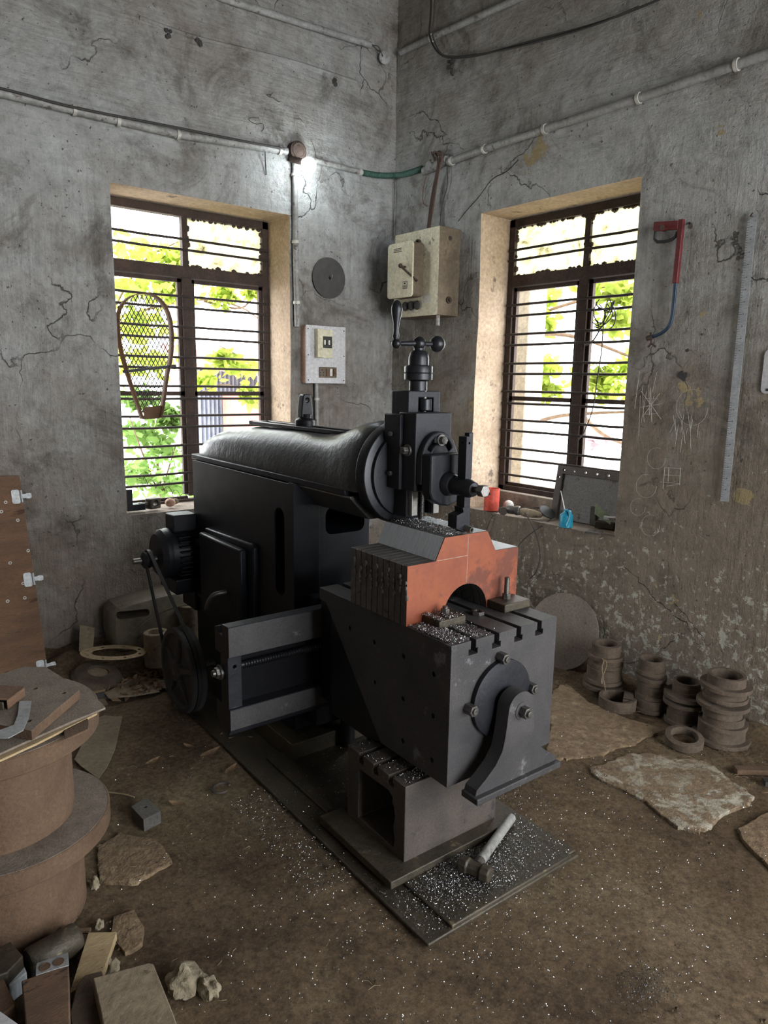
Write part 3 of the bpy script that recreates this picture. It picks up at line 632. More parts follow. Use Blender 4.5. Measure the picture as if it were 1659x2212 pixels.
def belt(xo):
    a, b = WC, MC; R1, R2 = .192, .044; dy, dz = b.y-a.y, b.z-a.z; D = math.hypot(dy, dz); th = math.atan2(dz, dy); al = math.acos((R1-R2)/D)
    pts = []
    for i in range(25): t = th+al + (2*PI-2*al)*i/24; pts.append((a.y+R1*math.cos(t), a.z+R1*math.sin(t)))
    for i in range(13): t = th-al + (2*al)*i/12; pts.append((b.y+R2*math.cos(t), b.z+R2*math.sin(t)))
    n = len(pts); mb = MB(); rows = []
    for i, (y, z) in enumerate(pts):
        p, q = pts[i-1], pts[(i+1) % n]; t = Vector((0, q[0]-p[0], q[1]-p[1])).normalized(); nn = Vector((0, t.z, -t.y))
        c = Vector((WX+xo, y, z)); rows.append([c+nn*.005+Vector((-.008, 0, 0)), c+nn*.005+Vector((.008, 0, 0)), c-nn*.005+Vector((.005, 0, 0)), c-nn*.005+Vector((-.005, 0, 0))])
    rows.append(rows[0]); return mb.loft(rows, False).build('drive_belt', M_blk, SM)
belt(.032)
mo = MB(); X0 = MC.x+.075; cy, cz = MC.y+.005, MC.z+.02
mo.lathe([(.03, 0), (.09, .004), (.118, .03), (.125, .05), (.125, .29)], (X0, cy, cz), (1, 0, 0), 40)
for i in range(9):
    t = -.75 + i*.19
    for s in (-1, 1):
        mo.obox((X0+.17, cy+s*.136*math.cos(t), cz+.136*math.sin(t)), (.20, .040, .006), (0, 0, 0))
mt = mo.build('motor_body', M_paint, SM, bev=.001)
MB().obox((X0+.12, cy-.02, cz+.155), (.12, .11, .085)).build('terminal_box', M_slide, SM, bev=.008)
MB().lathe([(.10, -.004), (.122, .02), (.122, .036)], (X0, cy, cz), (1, 0, 0), 40).build('motor_end_cover', M_slide, SM)
mb = MB(); mb.box(X0+.05, X0+.30, cy-.11, cy+.11, cz-.19, cz-.115); mb.box(X0+.16, X0+.32, 2.06, cy+.1, cz-.30, cz-.16); mb.build('motor_bracket', M_paint, SM, bev=.005)

# ------------------------------------------------------------------ slotted box block under the table
PL = W(.30, .42, .024)
def mt_(mb): return mb
PDx, PDy, PDz = .30, .42, .024
def mloc(mb, p): return mb.xf(Matrix.Translation((-p[0], -p[1], -p[2])))
p = (PDx, PDy, PDz); t = thing('box_pedestal', 'hollow slotted cast iron box block standing under the machine table', 'pedestal', W(*p), MR)
prof_ = [(.262, .048), (.262, .303)]
for y in (.335, .415, .495): prof_ += [(y-.009, .303), (y-.009, .285), (y-.014, .285), (y-.014, .270), (y+.014, .270), (y+.014, .285), (y+.009, .285), (y+.009, .303)]
prof_ += [(.572, .303), (.572, .048)]
b = mloc(MB().px(prof_, .12, .515), p).build('body', M_ped, t, bev=.0025)
op = [(.316, .070), (.311, .10), (.320, .14), (.312, .175), (.318, .21), (.327, .216), (.325, .236), (.345, .250), (.508, .246), (.508, .070)]
cut(b, mloc(MB().px(op, .10, .50), p))
mloc(MB().box(.035, .560, .215, .615, .024, .05), p).build('flange', M_oily, t, bev=.003)
mloc(MB().box(.24, .50, .30, .50, .30, .3345), p).build('packing_block', M_paint, t, bev=.002)

# ------------------------------------------------------------------ workpiece
p = (.418, .50, .7705); t = thing('steel_workpiece', 'block of welded steel plates with an orange front and bright milled top on the table', 'workpiece', W(*p), MR)
arch = [(.422+.095*math.cos(a), .7705+.095*math.sin(a)) for a in [PI*i/20 for i in range(21)]]
wp = [(.178, .7705), (.178, .958), (.289, .958), (.324, 1.028), (.508, 1.028), (.549, .958), (.657, .956), (.657, .7705)] + arch
mb = MB()
for i in range(10): mb.py(wp, .350+.030*i, .350+.030*(i+1)-.0030)
for i in range(10):
    for k in range(5): mb.ball((.177, .350+.030*i+random.uniform(-.004, .004), .855+k*.012+random.uniform(-.006, .006)+(.02 if i % 2 else 0)), random.uniform(.004, .007), 8, (.8, 1, 1.5))
mloc(mb, p).build('plate_stack', M_plate, t, bev=.0012, seg=1)
mloc(MB().py(wp, .3482, .3502), p).build('orange_face', M_orange, t)['label'] = 'orange marked front face'
mb = MB()
mb.add([(.2885, .351, .9592), (.2885, .648, .9592), (.3232, .648, 1.0292), (.3232, .351, 1.0292)], [(0, 1, 2, 3)])
mb.add([(.5498, .351, .9592), (.5498, .648, .9592), (.5088, .648, 1.0292), (.5088, .351, 1.0292)], [(0, 1, 2, 3)])
mb.add([(.550, .351, .9588), (.550, .648, .9588), (.656, .648, .9572), (.656, .351, .9572)], [(0, 1, 2, 3)])
mb.add([(.44, .351, 1.0289), (.44, .648, 1.0289), (.507, .648, 1.0289), (.507, .351, 1.0289)], [(0, 1, 2, 3)])
mloc(mb, p).build('milled_face', M_steel, t)['label'] = 'bright milled sloping faces'
mb = MB(); mb.box(.4218, .4226, .3474, .3484, .87, 1.027); mb.box(.295, .422, .3474, .3484, .9585, .9593)
mloc(mb, p).build('scribed_line', M_clip, t)

# clamps on the table
def clamp(x0, x1, y0, y1, bx, by, h, label):
    p = (bx, by, .7702); t = thing('strap_clamp', label, 'clamp', W(*p), MR, 'strap clamps on the machine table')
    mloc(MB().box(x0, x1, y0, y1, .7702, .797), p).build('strap', M_oily, t, bev=.003)
    mloc(MB().nut((bx, by, .797), (bx, by, .816), .014), p).build('nut', M_bolt, t, bev=.001)
    mloc(MB().cyl((bx, by, .79), (bx, by, .816+h), .0085), p).build('stud', M_bolt, t, bev=.001)
clamp(.240, .348, .268, .345, .30, .31, .008, 'brown strap clamp buried in swarf at the left foot of the orange block')
clamp(.520, .640, .268, .345, .575, .315, .055, 'brown strap clamp with a tall stud at the right foot of the orange block')
p = (.44, .30, .7702); tag(mloc(MB().ring((.44, .31, .7702), (.44, .31, .782), .022, .012, 6), p).build('loose_nut', M_bolt, loc=W(*p), rot=MR, bev=.001), 'loose hexagon nut lying in front of the arch in the orange block', 'nut')

# hammer on the base plate
h0 = ml(1000, 1868, 2, .048); h1 = ml(1052, 1890, 2, .048); hc = (h0+h1)/2; he = ml(1105, 1765, 2, .045)
p = (hc.x, hc.y, .024); t = thing('hammer', 'sledge hammer with a grey steel pipe handle lying on the base plate', 'hammer', W(*p), MR)
ax = (h1-h0); ax.z = 0; ax.normalize(); q = ax.to_track_quat('X', 'Z').to_matrix()
mb = MB(); L_ = .052; hb = Vector((0, 0, .027))
rows = []
for s_, w_ in ((-1, .017), (-.93, .022), (-.45, .024), (-.38, .019), (.38, .019), (.45, .024), (.93, .022), (1, .017)):
    rows.append([hb + q @ Vector((s_*L_, w_*a, w_*b)) for a, b in ((-1,-.5),(-.5,-1),(.5,-1),(1,-.5),(1,.5),(.5,1),(-.5,1),(-1,.5))])
hh = mb.loft(rows).build('head', M_oily, t, bev=.002)
dv = Vector((he.x-hc.x, he.y-hc.y, 0)).normalized(); ln = (Vector((he.x, he.y, 0))-Vector((hc.x, hc.y, 0))).length
MB().cyl(hb+dv*.018, hb+dv*.05, .017, .015, 8).build('collar', M_ped, t, bev=.002)
MB().ring(hb+dv*.045, hb+dv*ln+Vector((0, 0, -.008)), .0155, .012, 24).build('handle', M_conduit, t)
# ------------------------------------------------------------------ pipes, wires and fittings on the walls
def pipe(pts, r, m, label, cat='pipe', name='conduit_pipe', clips=(), group=None, n=14, sm=0):
    c = Vector(pts[0]); mb = MB().tube([Vector(p)-c for p in pts], r, n, sm); o = tag(mb.build(name, m, loc=c), label, cat, group)
    for q, d in clips:
        q = Vector(q)-c; d = Vector(d).normalized(); MB().ring(q-d*.008, q+d*.008, r+.005, r-.001, 20).build('pipe_clip', M_clip, o)
    return o
e = .022
def L_(x, y, d=e): return ay_(x, y, -d)
def R_(x, y, d=e): return ax_(x, y, -d)
pipe([L_(-60, 186), L_(0, 200), L_(160, 238), L_(380, 290), L_(620, 327)], .020, M_conduit, 'grey pipe running level across the left wall to the junction box', clips=[(L_(160, 238), (1, 0, 0)), (L_(255, 262), (1, 0, 0)), (L_(384, 291), (1, 0, 0)), (L_(604, 325), (1, 0, 0))])
pipe([L_(-60, 176, .05), L_(60, 205, .05), L_(140, 229, .055), L_(380, 275, .048), L_(500, 300, .05), L_(615, 322, .045)], .006, M_wireblk, 'thin black cable lying along the top of the left wall pipe', 'cable', 'cable', sm=2, n=8)
pipe([L_(637, 350), L_(638, 520), L_(642, 706)], .017, M_conduit, 'grey pipe dropping from the junction box to the switchboard', clips=[(L_(637, 378), (0, 0, 1)), (L_(638, 523), (0, 0, 1)), (L_(641, 654), (0, 0, 1))])
pipe([L_(676, 346), L_(783, 373)], .016, M_conduit, 'short grey pipe between lit bulb and green hose', clips=[(L_(778, 372), (1, .0, 0))])
pipe([L_(683, 826), L_(684, 870), L_(685, 960)], .013, M_conduit, 'grey pipe dropping below the switchboard', clips=[(L_(684, 862), (0, 0, 1))])
pipe([R_(968, 350), R_(1047, 322), R_(1175, 280), R_(1380, 212), R_(1590, 141), R_(1720, 95)], .020, M_conduit, 'long grey pipe climbing along the right wall above the window', clips=[(R_(x, y), (0, 1, 0)) for x, y in ((976, 348), (1047, 322), (1177, 279), (1380, 212), (1592, 140))])
pipe([L_(440, -22), L_(480, -4), L_(640, 47), L_(800, 97)], .018, M_conduit, 'dusty pipe high on the left wall near the ceiling')
pipe([R_(866, 113), R_(935, 80), R_(1020, 42), R_(1130, -8)], .018, M_conduit, 'dusty pipe high on the right wall from the corner', clips=[(R_(933, 82), (0, 1, 0))])
# ribbed hose round the corner
P = [L_(783, 373), L_(810, 378), L_(835, 380, .03), Vector((-.035, -.035, 2.80)), R_(868, 378), R_(890, 372), R_(912, 364)]
pts = [Vector(q) for q in P]
for _ in range(3):
    Q = [pts[0]]
    for a, b in zip(pts, pts[1:]): Q += [a*.75+b*.25, a*.25+b*.75]
    pts = Q+[pts[-1]]
c = pts[0]; mb = MB(); mb.tube([q-c for q in pts], .0155, 12)
for a, b in zip(pts, pts[1:]):
    for k in range(max(1, int((b-a).length/.009))): q = a.lerp(b, k/max(1, int((b-a).length/.009))); mb.lathe([(.0155, -.002), (.0185, 0), (.0155, .002)], q-c, b-a, 12)
tag(mb.build('ribbed_hose', M_green, loc=c), 'green ribbed hose bridging the two walls at the corner', 'hose')
# tee and copper wires at the right wall
q = R_(940, 358, .025); t = thing('pipe_tee', 'grey pipe tee with loose wires above the fuse box', 'pipe fitting', q)
MB().cyl((0, .10, -.012), (0, -.10, .012), .024).cyl((0, .03, 0), (-.03, .03, 0), .026).build('tee_body', M_conduit, t)
t = thing('wire_bundle', 'bundle of old reddish wires hanging from the tee into the fuse box', 'wires', R_(925, 485, .06))
b0 = R_(925, 485, .08)
for k in range(9):
    dx = random.uniform(-8, 8); p_ = [R_(942+random.uniform(-8, 8), 352, .03), R_(936+dx*1.6, 322+random.uniform(0, 12), .05), R_(952+dx, 330+random.uniform(0, 10), .06), R_(945+dx*.5, 372, .06), R_(936+dx*.8, 420, .05), R_(926+dx*.6, 492, .09)]
    MB().tube([Vector(v)-R_(925, 485, .06) for v in p_], .0032, 6, 2).build('wire', M_wirered if k % 3 else M_wireblk, t)
pipe([R_(965, 352, .03), R_(968, 400, .02), R_(955, 440, .015), R_(950, 490, .02)], .0035, M_wireblk, 'dark cable beside the wire bundle above the fuse box', 'cable', 'cable', n=6, sm=2)
pipe([R_(930, 345, .03), R_(915, 400, .02), R_(912, 436, .02), R_(922, 446, .02)], .003, M_wirered, 'thin stray red wire left of the wire bundle', 'wire', 'stray_wire', n=6, sm=2)
# black cable high on right wall
pipe([R_(932, -20, .03), R_(930, 40, .05), R_(926, 75, .05), R_(938, 105, .05), R_(960, 126, .03), R_(1010, 124, .02), R_(1060, 114, .02), R_(1150, 88, .02), R_(1290, 52, .02), R_(1420, 2, .02), R_(1480, -30, .02)], .0055, M_wireblk, 'black cable looping down and along the upper right wall', 'cable', 'cable', n=8, sm=2)
pipe([R_(940, -20, .04), R_(938, 40, .06), R_(932, 72, .06), R_(945, 108, .06), R_(964, 126, .035), R_(1080, 112, .03), R_(1270, 62, .03), R_(1380, 14, .03)], .0045, M_wireblk, 'second thinner black cable twisted along the upper right wall loop', 'cable', 'cable', n=8, sm=2)
q = R_(975, 142, .02); mb = MB()
for k in range(7): mb.ball((random.uniform(-.01, .01), random.uniform(-.02, .02), random.uniform(-.06, .04)), random.uniform(.008, .018), 7)
tag(mb.build('soot_clump', M_wireblk, loc=q), 'black clump of soot hanging below the cable bend', 'soot')
for (x, y, s_, lb) in ((365, 68, .03, 'dark ragged hole filler high on the left wall, left one of the pair'), (428, 82, .028, 'dark ragged plug high on the left wall, right one of the pair'), (722, 172, .026, 'dark ragged plug in the plaster crack near the corner')):
    q = L_(x, y, .004); mb = MB()
    for k in range(6): mb.ball((random.uniform(-.5, .5)*s_, random.uniform(-.1, .1)*s_, random.uniform(-1, .5)*s_), s_*random.uniform(.3, .6), 7, (1, .5, 1))
    tag(mb.build('plaster_plug', M_wireblk, loc=q), lb, 'plug')
q = L_(830, 125, .03); t = thing('ceiling_rose', 'small round metal cap with tangled wires high in the corner', 'cap', q)
MB().lathe([(.0, -.004), (.034, 0), (.036, .008), (.030, .012), (.0, .014)], (0, 0, 0), (-.3, -1, -.2), 24).build('cap', M_conduit, t)
mb = MB(); mb.tube([(-.10, 0, .05), (-.06, -.01, .02), (-.03, 0, .03), (-.02, -.01, 0)], .004, 6, 2); mb.tube([(-.12, .01, .03), (-.07, -.02, .05), (-.02, 0, .02)], .003, 6, 2); mb.build('wire', M_wireblk, t)
# thin stalks of creeping root on the walls
def squiggle(f, x, y, n, s_, lb, m=M_wireblk, r=.0018):
    p_ = [(x, y)]
    for k in range(n): p_.append((p_[-1][0]+random.uniform(-s_, s_), p_[-1][1]+random.uniform(-.3*s_, s_)))
    pipe([f(a, b, .004) for a, b in p_], r, m, lb, 'root', 'dry_root', n=5, sm=2)
squiggle(L_, 560, 255, 8, 14, 'thin dry root on the left wall above the pipe end')
squiggle(L_, 590, 200, 8, 13, 'thin dry root on the left wall, higher right one', M_wireblk)
pipe([L_(572, 312, .03), L_(573, 340, .02), L_(575, 378, .01)], .003, M_wireblk, 'short dark wire end hanging from the left wall pipe', 'wire', 'stray_wire', n=6, sm=1)
pipe([R_(1120, 345, .003), R_(1095, 372, .003), R_(1062, 385, .003), R_(1040, 420, .003), R_(1010, 452, .003), R_(990, 478, .003)], .0028, M_wireblk, 'long dark crack-like root running down from the right wall pipe to the fuse box', 'root', 'dry_root', n=5, sm=2)
pipe([R_(853, 380, .02), R_(851, 440, .02), R_(849, 520, .02)], .0025, M_wireblk, 'thin dark wire hanging down the room corner', 'wire', 'stray_wire', n=5, sm=1)
# junction box and bulb
q = L_(636, 330, .0); t = thing('junction_box', 'round dark junction box where the wall pipes meet', 'junction box', q)
MB().lathe([(.052, 0), (.055, .01), (.055, .045), (.048, .05), (0, .052)], (0, 0, 0), (0, -1, 0), 32).build('box', M_frame, t, bev=.002)
MB().ring((0, -.048, 0), (0, -.054, 0), .042, .032, 32).build('rim', M_frame, t)
q = ay_(667, 358, -.14); t = thing('light_bulb', 'lit round white bulb on the left wall beside the junction box', 'light bulb', q)
MB().ball((0, 0, 0), .042, 28, (1, 1, 1.08)).build('glass_bulb', M_bulb, t)
MB().cyl((-.015, .035, .025), (-.045, .115, .05), .018).build('holder', M_frame, t)
# switchboard
q = ay_(692, 828, 0); q.z += .0; t = thing('switchboard', 'grey laminate switchboard with breaker and sockets below the bulb', 'switchboard', q)
hw, H = .145, .345
MB().box(-hw, hw, -.055, -.0, .002, H).build('side_frame', M_edge, t, bev=.002)
MB().box(-hw-.002, hw+.002, -.066, -.055, 0, H+.003).build('face_plate', M_board, t, bev=.0015)
bk = MB().box(-.085, .045, -.075, -.066, .155, .325).build('breaker_box', M_cream, t, bev=.002)
MB().box(-.088, -.050, -.105, -.066, .155, .325).build('breaker_cover', M_cream, bk, bev=.003)
MB().box(-.035, .035, -.078, -.074, .215, .285).build('breaker_opening', M_blk, bk)
for k in range(4): MB().box(-.030+k*.016, -.018+k*.016, -.088, -.078, .235, .262).build('breaker_toggle', M_white if k % 2 == 0 else M_blk, bk, bev=.001)
so_ = MB().box(-.055, .075, -.073, -.066, .035, .100).build('socket_strip', M_creamd, t, bev=.002)
for dx, dz in ((-.036, .082), (-.046, .066), (-.026, .066), (-.046, .050), (-.026, .050)): MB().cyl((dx, -.072, dz), (dx, -.0745, dz), .0045, n=12).build('socket_hole', M_blk, so_)
for k in range(3): MB().box(-.008+k*.027, .012+k*.027, -.079, -.072, .045, .090).build('switch_rocker', M_wooddk if k != 1 else M_white, so_, bev=.002)
for sx in (-1, 1):
    for z in (.02, .17, .325): MB().cyl((sx*(hw-.012), -.066, z), (sx*(hw-.012), -.068, z), .004, n=10).build('screw', M_frame, t)
q = ay_(710, 601, -.004); t = thing('abrasive_disc', 'round dark grinding disc nailed flat to the left wall', 'disc', q)
MB().lathe([(.010, -.000), (.122, 0), (.122, .006), (.010, .008)], (0, 0, 0), (0, -1, 0), 56, True).build('disc', M_disc, t)
MB().tube([(0, .0, 0), (0, -.035, 0), (0, -.04, .018)], .003, 6).build('nail', M_bolt, t)
# fuse boxes on the right wall
D1, D2 = -.172, -.255
t = thing('meter_box', 'large yellowed metal box on the right wall with dark brown sides', 'electrical box', (0, -.43, 1.89))
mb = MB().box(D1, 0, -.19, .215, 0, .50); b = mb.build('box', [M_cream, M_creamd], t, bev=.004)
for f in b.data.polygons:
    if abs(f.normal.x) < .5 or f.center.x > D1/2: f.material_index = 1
for dy in (.12, .06, -.01): MB().ring((D1+.003, dy, .425), (D1-.012, dy, .425), .022, .014, 20).build('cable_bush', M_frame, t)
for k in range(3): MB().ball((D1-.012, .09-k*.055, .065), .024, 10, (.7, 1, 1.2)).build('cable_gland', M_wireblk, t)
MB().cyl((D1/2, -.17, .09), (D1/2, -.212, .09), .010).ring((D1/2, -.19, .09), (D1/2, -.20, .09), .020, .010).build('side_knob', M_frame, t)
MB().cyl((D1/2, -.188, .44), (D1/2, -.193, .44), .013).build('side_plug', M_frame, t)
MB().cyl((D1+.03, -.165, .0), (D1+.03, -.165, -.06), .012).build('bottom_pipe', M_conduit, t)
mb = MB(); mb.box(D1-.001, D1, -.13, -.06, .075, .125); mb.box(D1-.001, D1, .02, .07, .025, .05); mb.build('label_sticker', M_clip, t)
t2 = thing('switch_fuse_box', 'smaller cream fuse box with a lever mounted on the large yellowed box', 'fuse box', (D1-.001, -.375, 2.0))
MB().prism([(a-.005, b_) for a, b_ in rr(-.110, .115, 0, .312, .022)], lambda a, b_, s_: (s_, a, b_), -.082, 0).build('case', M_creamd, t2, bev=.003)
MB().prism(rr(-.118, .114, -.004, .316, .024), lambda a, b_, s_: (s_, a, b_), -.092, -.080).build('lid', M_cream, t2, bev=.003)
MB().tube([(-.092, -.055, .170), (-.125, -.055, .170), (-.135, -.075, .160), (-.06, -.13, .085)], .0065, 8, 1).ball((-.135, -.06, .172), .014, 12).build('lever', M_frame, t2)
mb = MB(); mb.box(-.0935, -.092, -.075, -.035, .045, .088); s_ = mb.build('sticker', M_blk, t2, bev=.0)
mb = MB(); mb.box(-.0942, -.0935, -.071, -.039, .049, .084); mb.build('sticker_face', M_cream, s_)
mb = MB(); mb.ball((-.0942, -.055, .076), .009, 14, (.06, 1.1, .6))
for k in range(3): mb.box(-.0948, -.0942, -.069, -.041, .051+k*.006, .054+k*.006)
mb.build('sticker_print', M_blk, s_)
mb = MB()
for r_ in range(3):
    y = .055
    while y > -.015: w_ = random.uniform(.003, .008); mb.box(-.0932, -.092, y-w_, y, .262+r_*.009, .266+r_*.009); y -= w_+.003
mb.build('lid_lettering', M_frame, t2)
# hacksaw hung on two nails
t = thing('hacksaw', 'hacksaw with a red handle and dark blue curved frame hung on the right wall', 'hacksaw', R_(1470, 640, .03))
o = R_(1470, 640, .03)
def V(x, y, d=.03): return R_(x, y, d)-o
mb = MB(); a, b = V(1473, 474), V(1459, 612)
mb.loft([[a+Vector((sx*.010, sy*.012, 0)) for sx, sy in ((-1,-1),(1,-1),(1,1),(-1,1))], [b+Vector((sx*.010, sy*.012, 0)) for sx, sy in ((-1,-1),(1,-1),(1,1),(-1,1))]])
mb.build('red_tube', M_red, t, bev=.003)
h = MB(); P = [V(1415, 480), V(1468, 477), V(1466, 496), V(1440, 497), V(1434, 500), V(1428, 499), V(1413, 499)]
h.add([q+Vector((-.012, 0, 0)) for q in P]+[q+Vector((.012, 0, 0)) for q in P], [list(range(7)), list(range(13, 6, -1))]+[(i, (i+1) % 7, 7+(i+1) % 7, 7+i) for i in range(7)])
h = h.build('handle', M_red, t, bev=.003)
MB().tube([V(1416, 498), V(1413, 523), V(1440, 522), V(1458, 514), V(1463, 500)], .007, 8, 1).build('handle_guard', M_blk, h)
MB().tube([V(1460, 600), V(1455, 660), V(1451, 690), V(1444, 707), V(1430, 720), V(1412, 727), V(1400, 731)], .0085, 10, 2).build('frame', M_blue, t)
MB().cyl(V(1398, 731)+Vector((0, .0, 0)), V(1410, 728), .012).tube([V(1406, 718), V(1407, 742)], .005).tube([V(1400, 750), V(1407, 741), V(1416, 749)], .005, 8, 1).build('wing_nut', M_frame, t)
for x, y, lb in ((1500, 488, 'long bent nail right of the hacksaw top'), (1440, 490, 'long nail holding the hacksaw handle')):
    q = R_(x, y, 0); tag(MB().tube([(.01, .03, .02), (-.035, 0, 0), (-.07, -.02, -.014)], .005, 8).cyl((-.07, -.02, -.014), (-.074, -.022, -.016), .010).build('nail', M_frame, loc=q), lb, 'nail')
# steel rule
a, b = R_(1627, 457, .012), R_(1565, 1083, .012); q = b.copy(); t = thing('steel_rule', 'long steel rule hung upright on the right wall from a nail', 'ruler', q)
dv = a-b; ln = dv.length; uz = dv.normalized(); uy = Vector((0, -1, 0)); uy = (uy-uz*uy.dot(uz)).normalized(); ux = uy.cross(uz)
wd = .036
def rp(u, v, d): return uy*(u-.0)*wd + uz*v + Vector((-d, 0, 0))
mb = MB(); pr = [(-.5, 0), (.5, 0), (.5, ln-.012), (.3, ln), (-.3, ln), (-.5, ln-.012)]
rl = mb.add([rp(u, v, 0) for u, v in pr]+[rp(u, v, .002) for u, v in pr], [list(range(6)), list(range(11, 5, -1))]+[(i, (i+1) % 6, 6+(i+1) % 6, 6+i) for i in range(6)]).build('blade', M_ruler, t)
mb = MB(); n = int(ln/.01)
for i in range(2, n-2):
    v = i*.01; w_ = .42 if i % 5 == 0 else .24
    mb.add([rp(-.5, v, .0026), rp(-.5+w_, v, .0026), rp(-.5+w_, v+.0014, .0026), rp(-.5, v+.0014, .0026)], [(0,1,2,3)])
    if i % 5 == 0: mb.add([rp(-.02, v, .0026), rp(.10, v, .0026), rp(.10, v+.004, .0026), rp(-.02, v+.004, .0026)], [(0,1,2,3)])
mb.build('graduations', M_mark, rl)
mb = MB(); mb.add([rp(-.5, ln*.36, .0035), rp(.5, ln*.36, .0035), rp(.5, ln*.50, .0035), rp(-.5, ln*.50, .0035), rp(-.5, ln*.36, .0022), rp(.5, ln*.36, .0022), rp(.5, ln*.50, .0022), rp(-.5, ln*.50, .0022)], [(0,1,2,3),(7,6,5,4),(0,4,5,1),(1,5,6,2),(2,6,7,3),(3,7,4,0)]); mb.build('sleeve', M_ruler, rl)
MB().tube([rp(0, ln-.02, -.012), rp(0, ln-.02, .02), rp(.3, ln-.01, .025)], .003, 6).build('nail', M_frame, t)
q = R_(1650, 850, .0); t = thing('enamel_plate', 'pale grey rounded sheet at the right edge hung on the wall', 'plate', q)
MB().prism(rr(-.40, .012, 0, .18, .02), lambda a_, b_, s_: (s_, a_, b_), -.006, -.001).build('sheet', M_board, t)
MB().cyl((-.0061, -.015, .015), (-.008, -.015, .015), .006).build('hole_rivet', M_blk, t)
# wire guard hung on the left window grille
t = thing('wire_guard', 'tongue shaped rusty wire mesh guard hung on the left window bars', 'guard', ay_(330, 905, .10))
o = ay_(330, 905, .10)
gp = [(305, 905), (262, 775), (252, 715), (252, 675), (268, 645), (300, 632), (330, 636), (352, 655), (366, 685), (371, 730), (368, 775), (360, 805), (352, 870), (345, 902)]
gp = [ay_(x, y, .09)-o for x, y in gp]
for _ in range(2):
    Q = [gp[0]]
    for a, b in zip(gp, gp[1:]): Q += [a*.75+b*.25, a*.25+b*.75]
    gp = Q+[gp[-1]]
mb = MB(); n = len(gp)
mb.add([q+Vector((0, d, 0)) for q in gp for d in (-.040, .022)], [(2*i, 2*i+1, 2*i+3, 2*i+2) for i in range(n-1)]); gr = mb.build('rim', M_edge, t); s_ = gr.modifiers.new('s', 'SOLIDIFY'); s_.thickness = .004
gr.data.materials[0] = M_ply
Mx = [(q.x, q.z) for q in gp]
def inside(x, z):
    c = False
    for i in range(len(Mx)):
        x1, z1 = Mx[i-1]; x2, z2 = Mx[i]
        if (z1 > z) != (z2 > z) and x < (x2-x1)*(z-z1)/(z2-z1)+x1: c = not c
    return c
mb = MB(); st = .024
for s_ in (-1, 1):
    for k in range(-60, 61):
        run = None
        for i in range(161):
            z = -.05 + i*.006; x = k*st + s_*z*.55
            if inside(x, z):
                if run is None: run = (x, z)
                last = (x, z)
            elif run is not None:
                mb.tube([(run[0], .018, run[1]), (last[0], .018, last[1])], .0026, 4); run = None
mb.build('mesh', M_bar, t)['kind'] = 'stuff'
MB().tube([ay_(266, 803, .07)-o, ay_(380, 790, .07)-o], .011, 4).build('cross_strap', M_blk, t)
# ------------------------------------------------------------------ things on the left sill
SZ = .772
def sthing(name, label, cat, x, y, z=SZ, rot=0, grp=None): q = az_(x, y, z); return thing(name, label, cat, q, rot, grp)
t = thing('angle_block', 'dark L shaped iron block at the left end of the left sill', 'block', (-1.77, .07, .775))
MB().px([(-.05, 0), (-.05, .12), (-.02, .12), (-.02, .035), (.05, .035), (.05, 0)], -.03, .03).build('body', M_black, t, bev=.002); t.rotation_euler = (0, 0, -PI/2)
q = Vector((-1.665, .075, .772)); t = thing('fork_end', 'small iron block with a round cross hole on the left sill', 'block', q, .3)
b = MB().box(-.035, .035, -.025, .025, 0, .06).build('block', M_oily, t, bev=.006); cut(b, MB().cyl((0, -.05, .032), (0, .05, .032), .015))
MB().cyl((-.03, 0, .03), (-.085, .01, .03), .012).build('stem', M_oily, t)
q = Vector((-1.60, .15, .78)); mb = MB(); mb.tube([(-.10+.024*k/6 + .0*k, .022*math.cos(k*PI/6), .04+.022*math.sin(k*PI/6)+.13*max(0, 1-k/66)) for k in range(66)], .0016, 5)
tag(mb.build('coil_spring', M_bar, loc=(q.x, q.y, SZ-.01)), 'thin loose coil of wire standing on the left sill', 'wire coil')
for k, (x, y, r_, lb) in enumerate(((-1.555, .10, .028, 'round orange-brown knob on the left sill nearest the machine'), (-1.50, .16, .02, 'small round stone at the machine end of the left sill'), (-1.62, .19, .016, 'small pebble behind the fork block on the left sill'))):
    tag(MB().ball((0, 0, r_*.85), r_, 12, (1.1, .9, .9)).build('sill_knob', M_edge if k == 0 else M_stone, loc=(x, y, .768)), lb, 'knob')
# ------------------------------------------------------------------ things on the right sill
SR = .741
q = az_(1061, 1102, SR); t = thing('paint_tin', 'battered red paint tin on the right sill, left end', 'tin', (q.x, q.y, SR))
MB().lathe([(.044, 0), (.046, .002), (.046, .125), (.048, .127), (.048, .133), (.044, .133), (.043, .128), (.043, .02), (0, .018)], (0, 0, 0), (0, 0, 1), 36).build('can', M_canred, t)
MB().box(-.050, -.045, -.03, -.004, .100, .112).build('handle_lug', M_blk, t)
q = az_(1098, 1103, SR); tag(MB().ball((0, 0, .032), .032, 22).build('white_ball', M_white, loc=(q.x, q.y, SR)), 'dull white round bulb standing beside the red tin', 'bulb')
q = az_(1130, 1117, SR); t = thing('angle_grinder', 'old wood handled rotary tool with a thin dark disc on the right sill', 'tool', (q.x, q.y, SR), -1.25)
MB().lathe([(.020, 0), (.024, .01), (.024, .05), (.028, .055), (.028, .075), (.022, .08)], (-.10, .0, .034), (1, 0, .0), 20).build('chuck', M_bolt, t)
MB().cyl((-.125, -.01, .026), (-.11, -.03, .026), .024).build('end_cap', M_frame, t)
MB().lathe([(.018, 0), (.026, .03), (.024, .08), (.014, .13), (.003, .135)], (-.02, 0, .030), (1, 0, -.05), 16).build('handle', M_card, t)
MB().cyl((.125, .045, .035), (.128, .044, .039), .050, n=36).build('disc', M_blk, t)
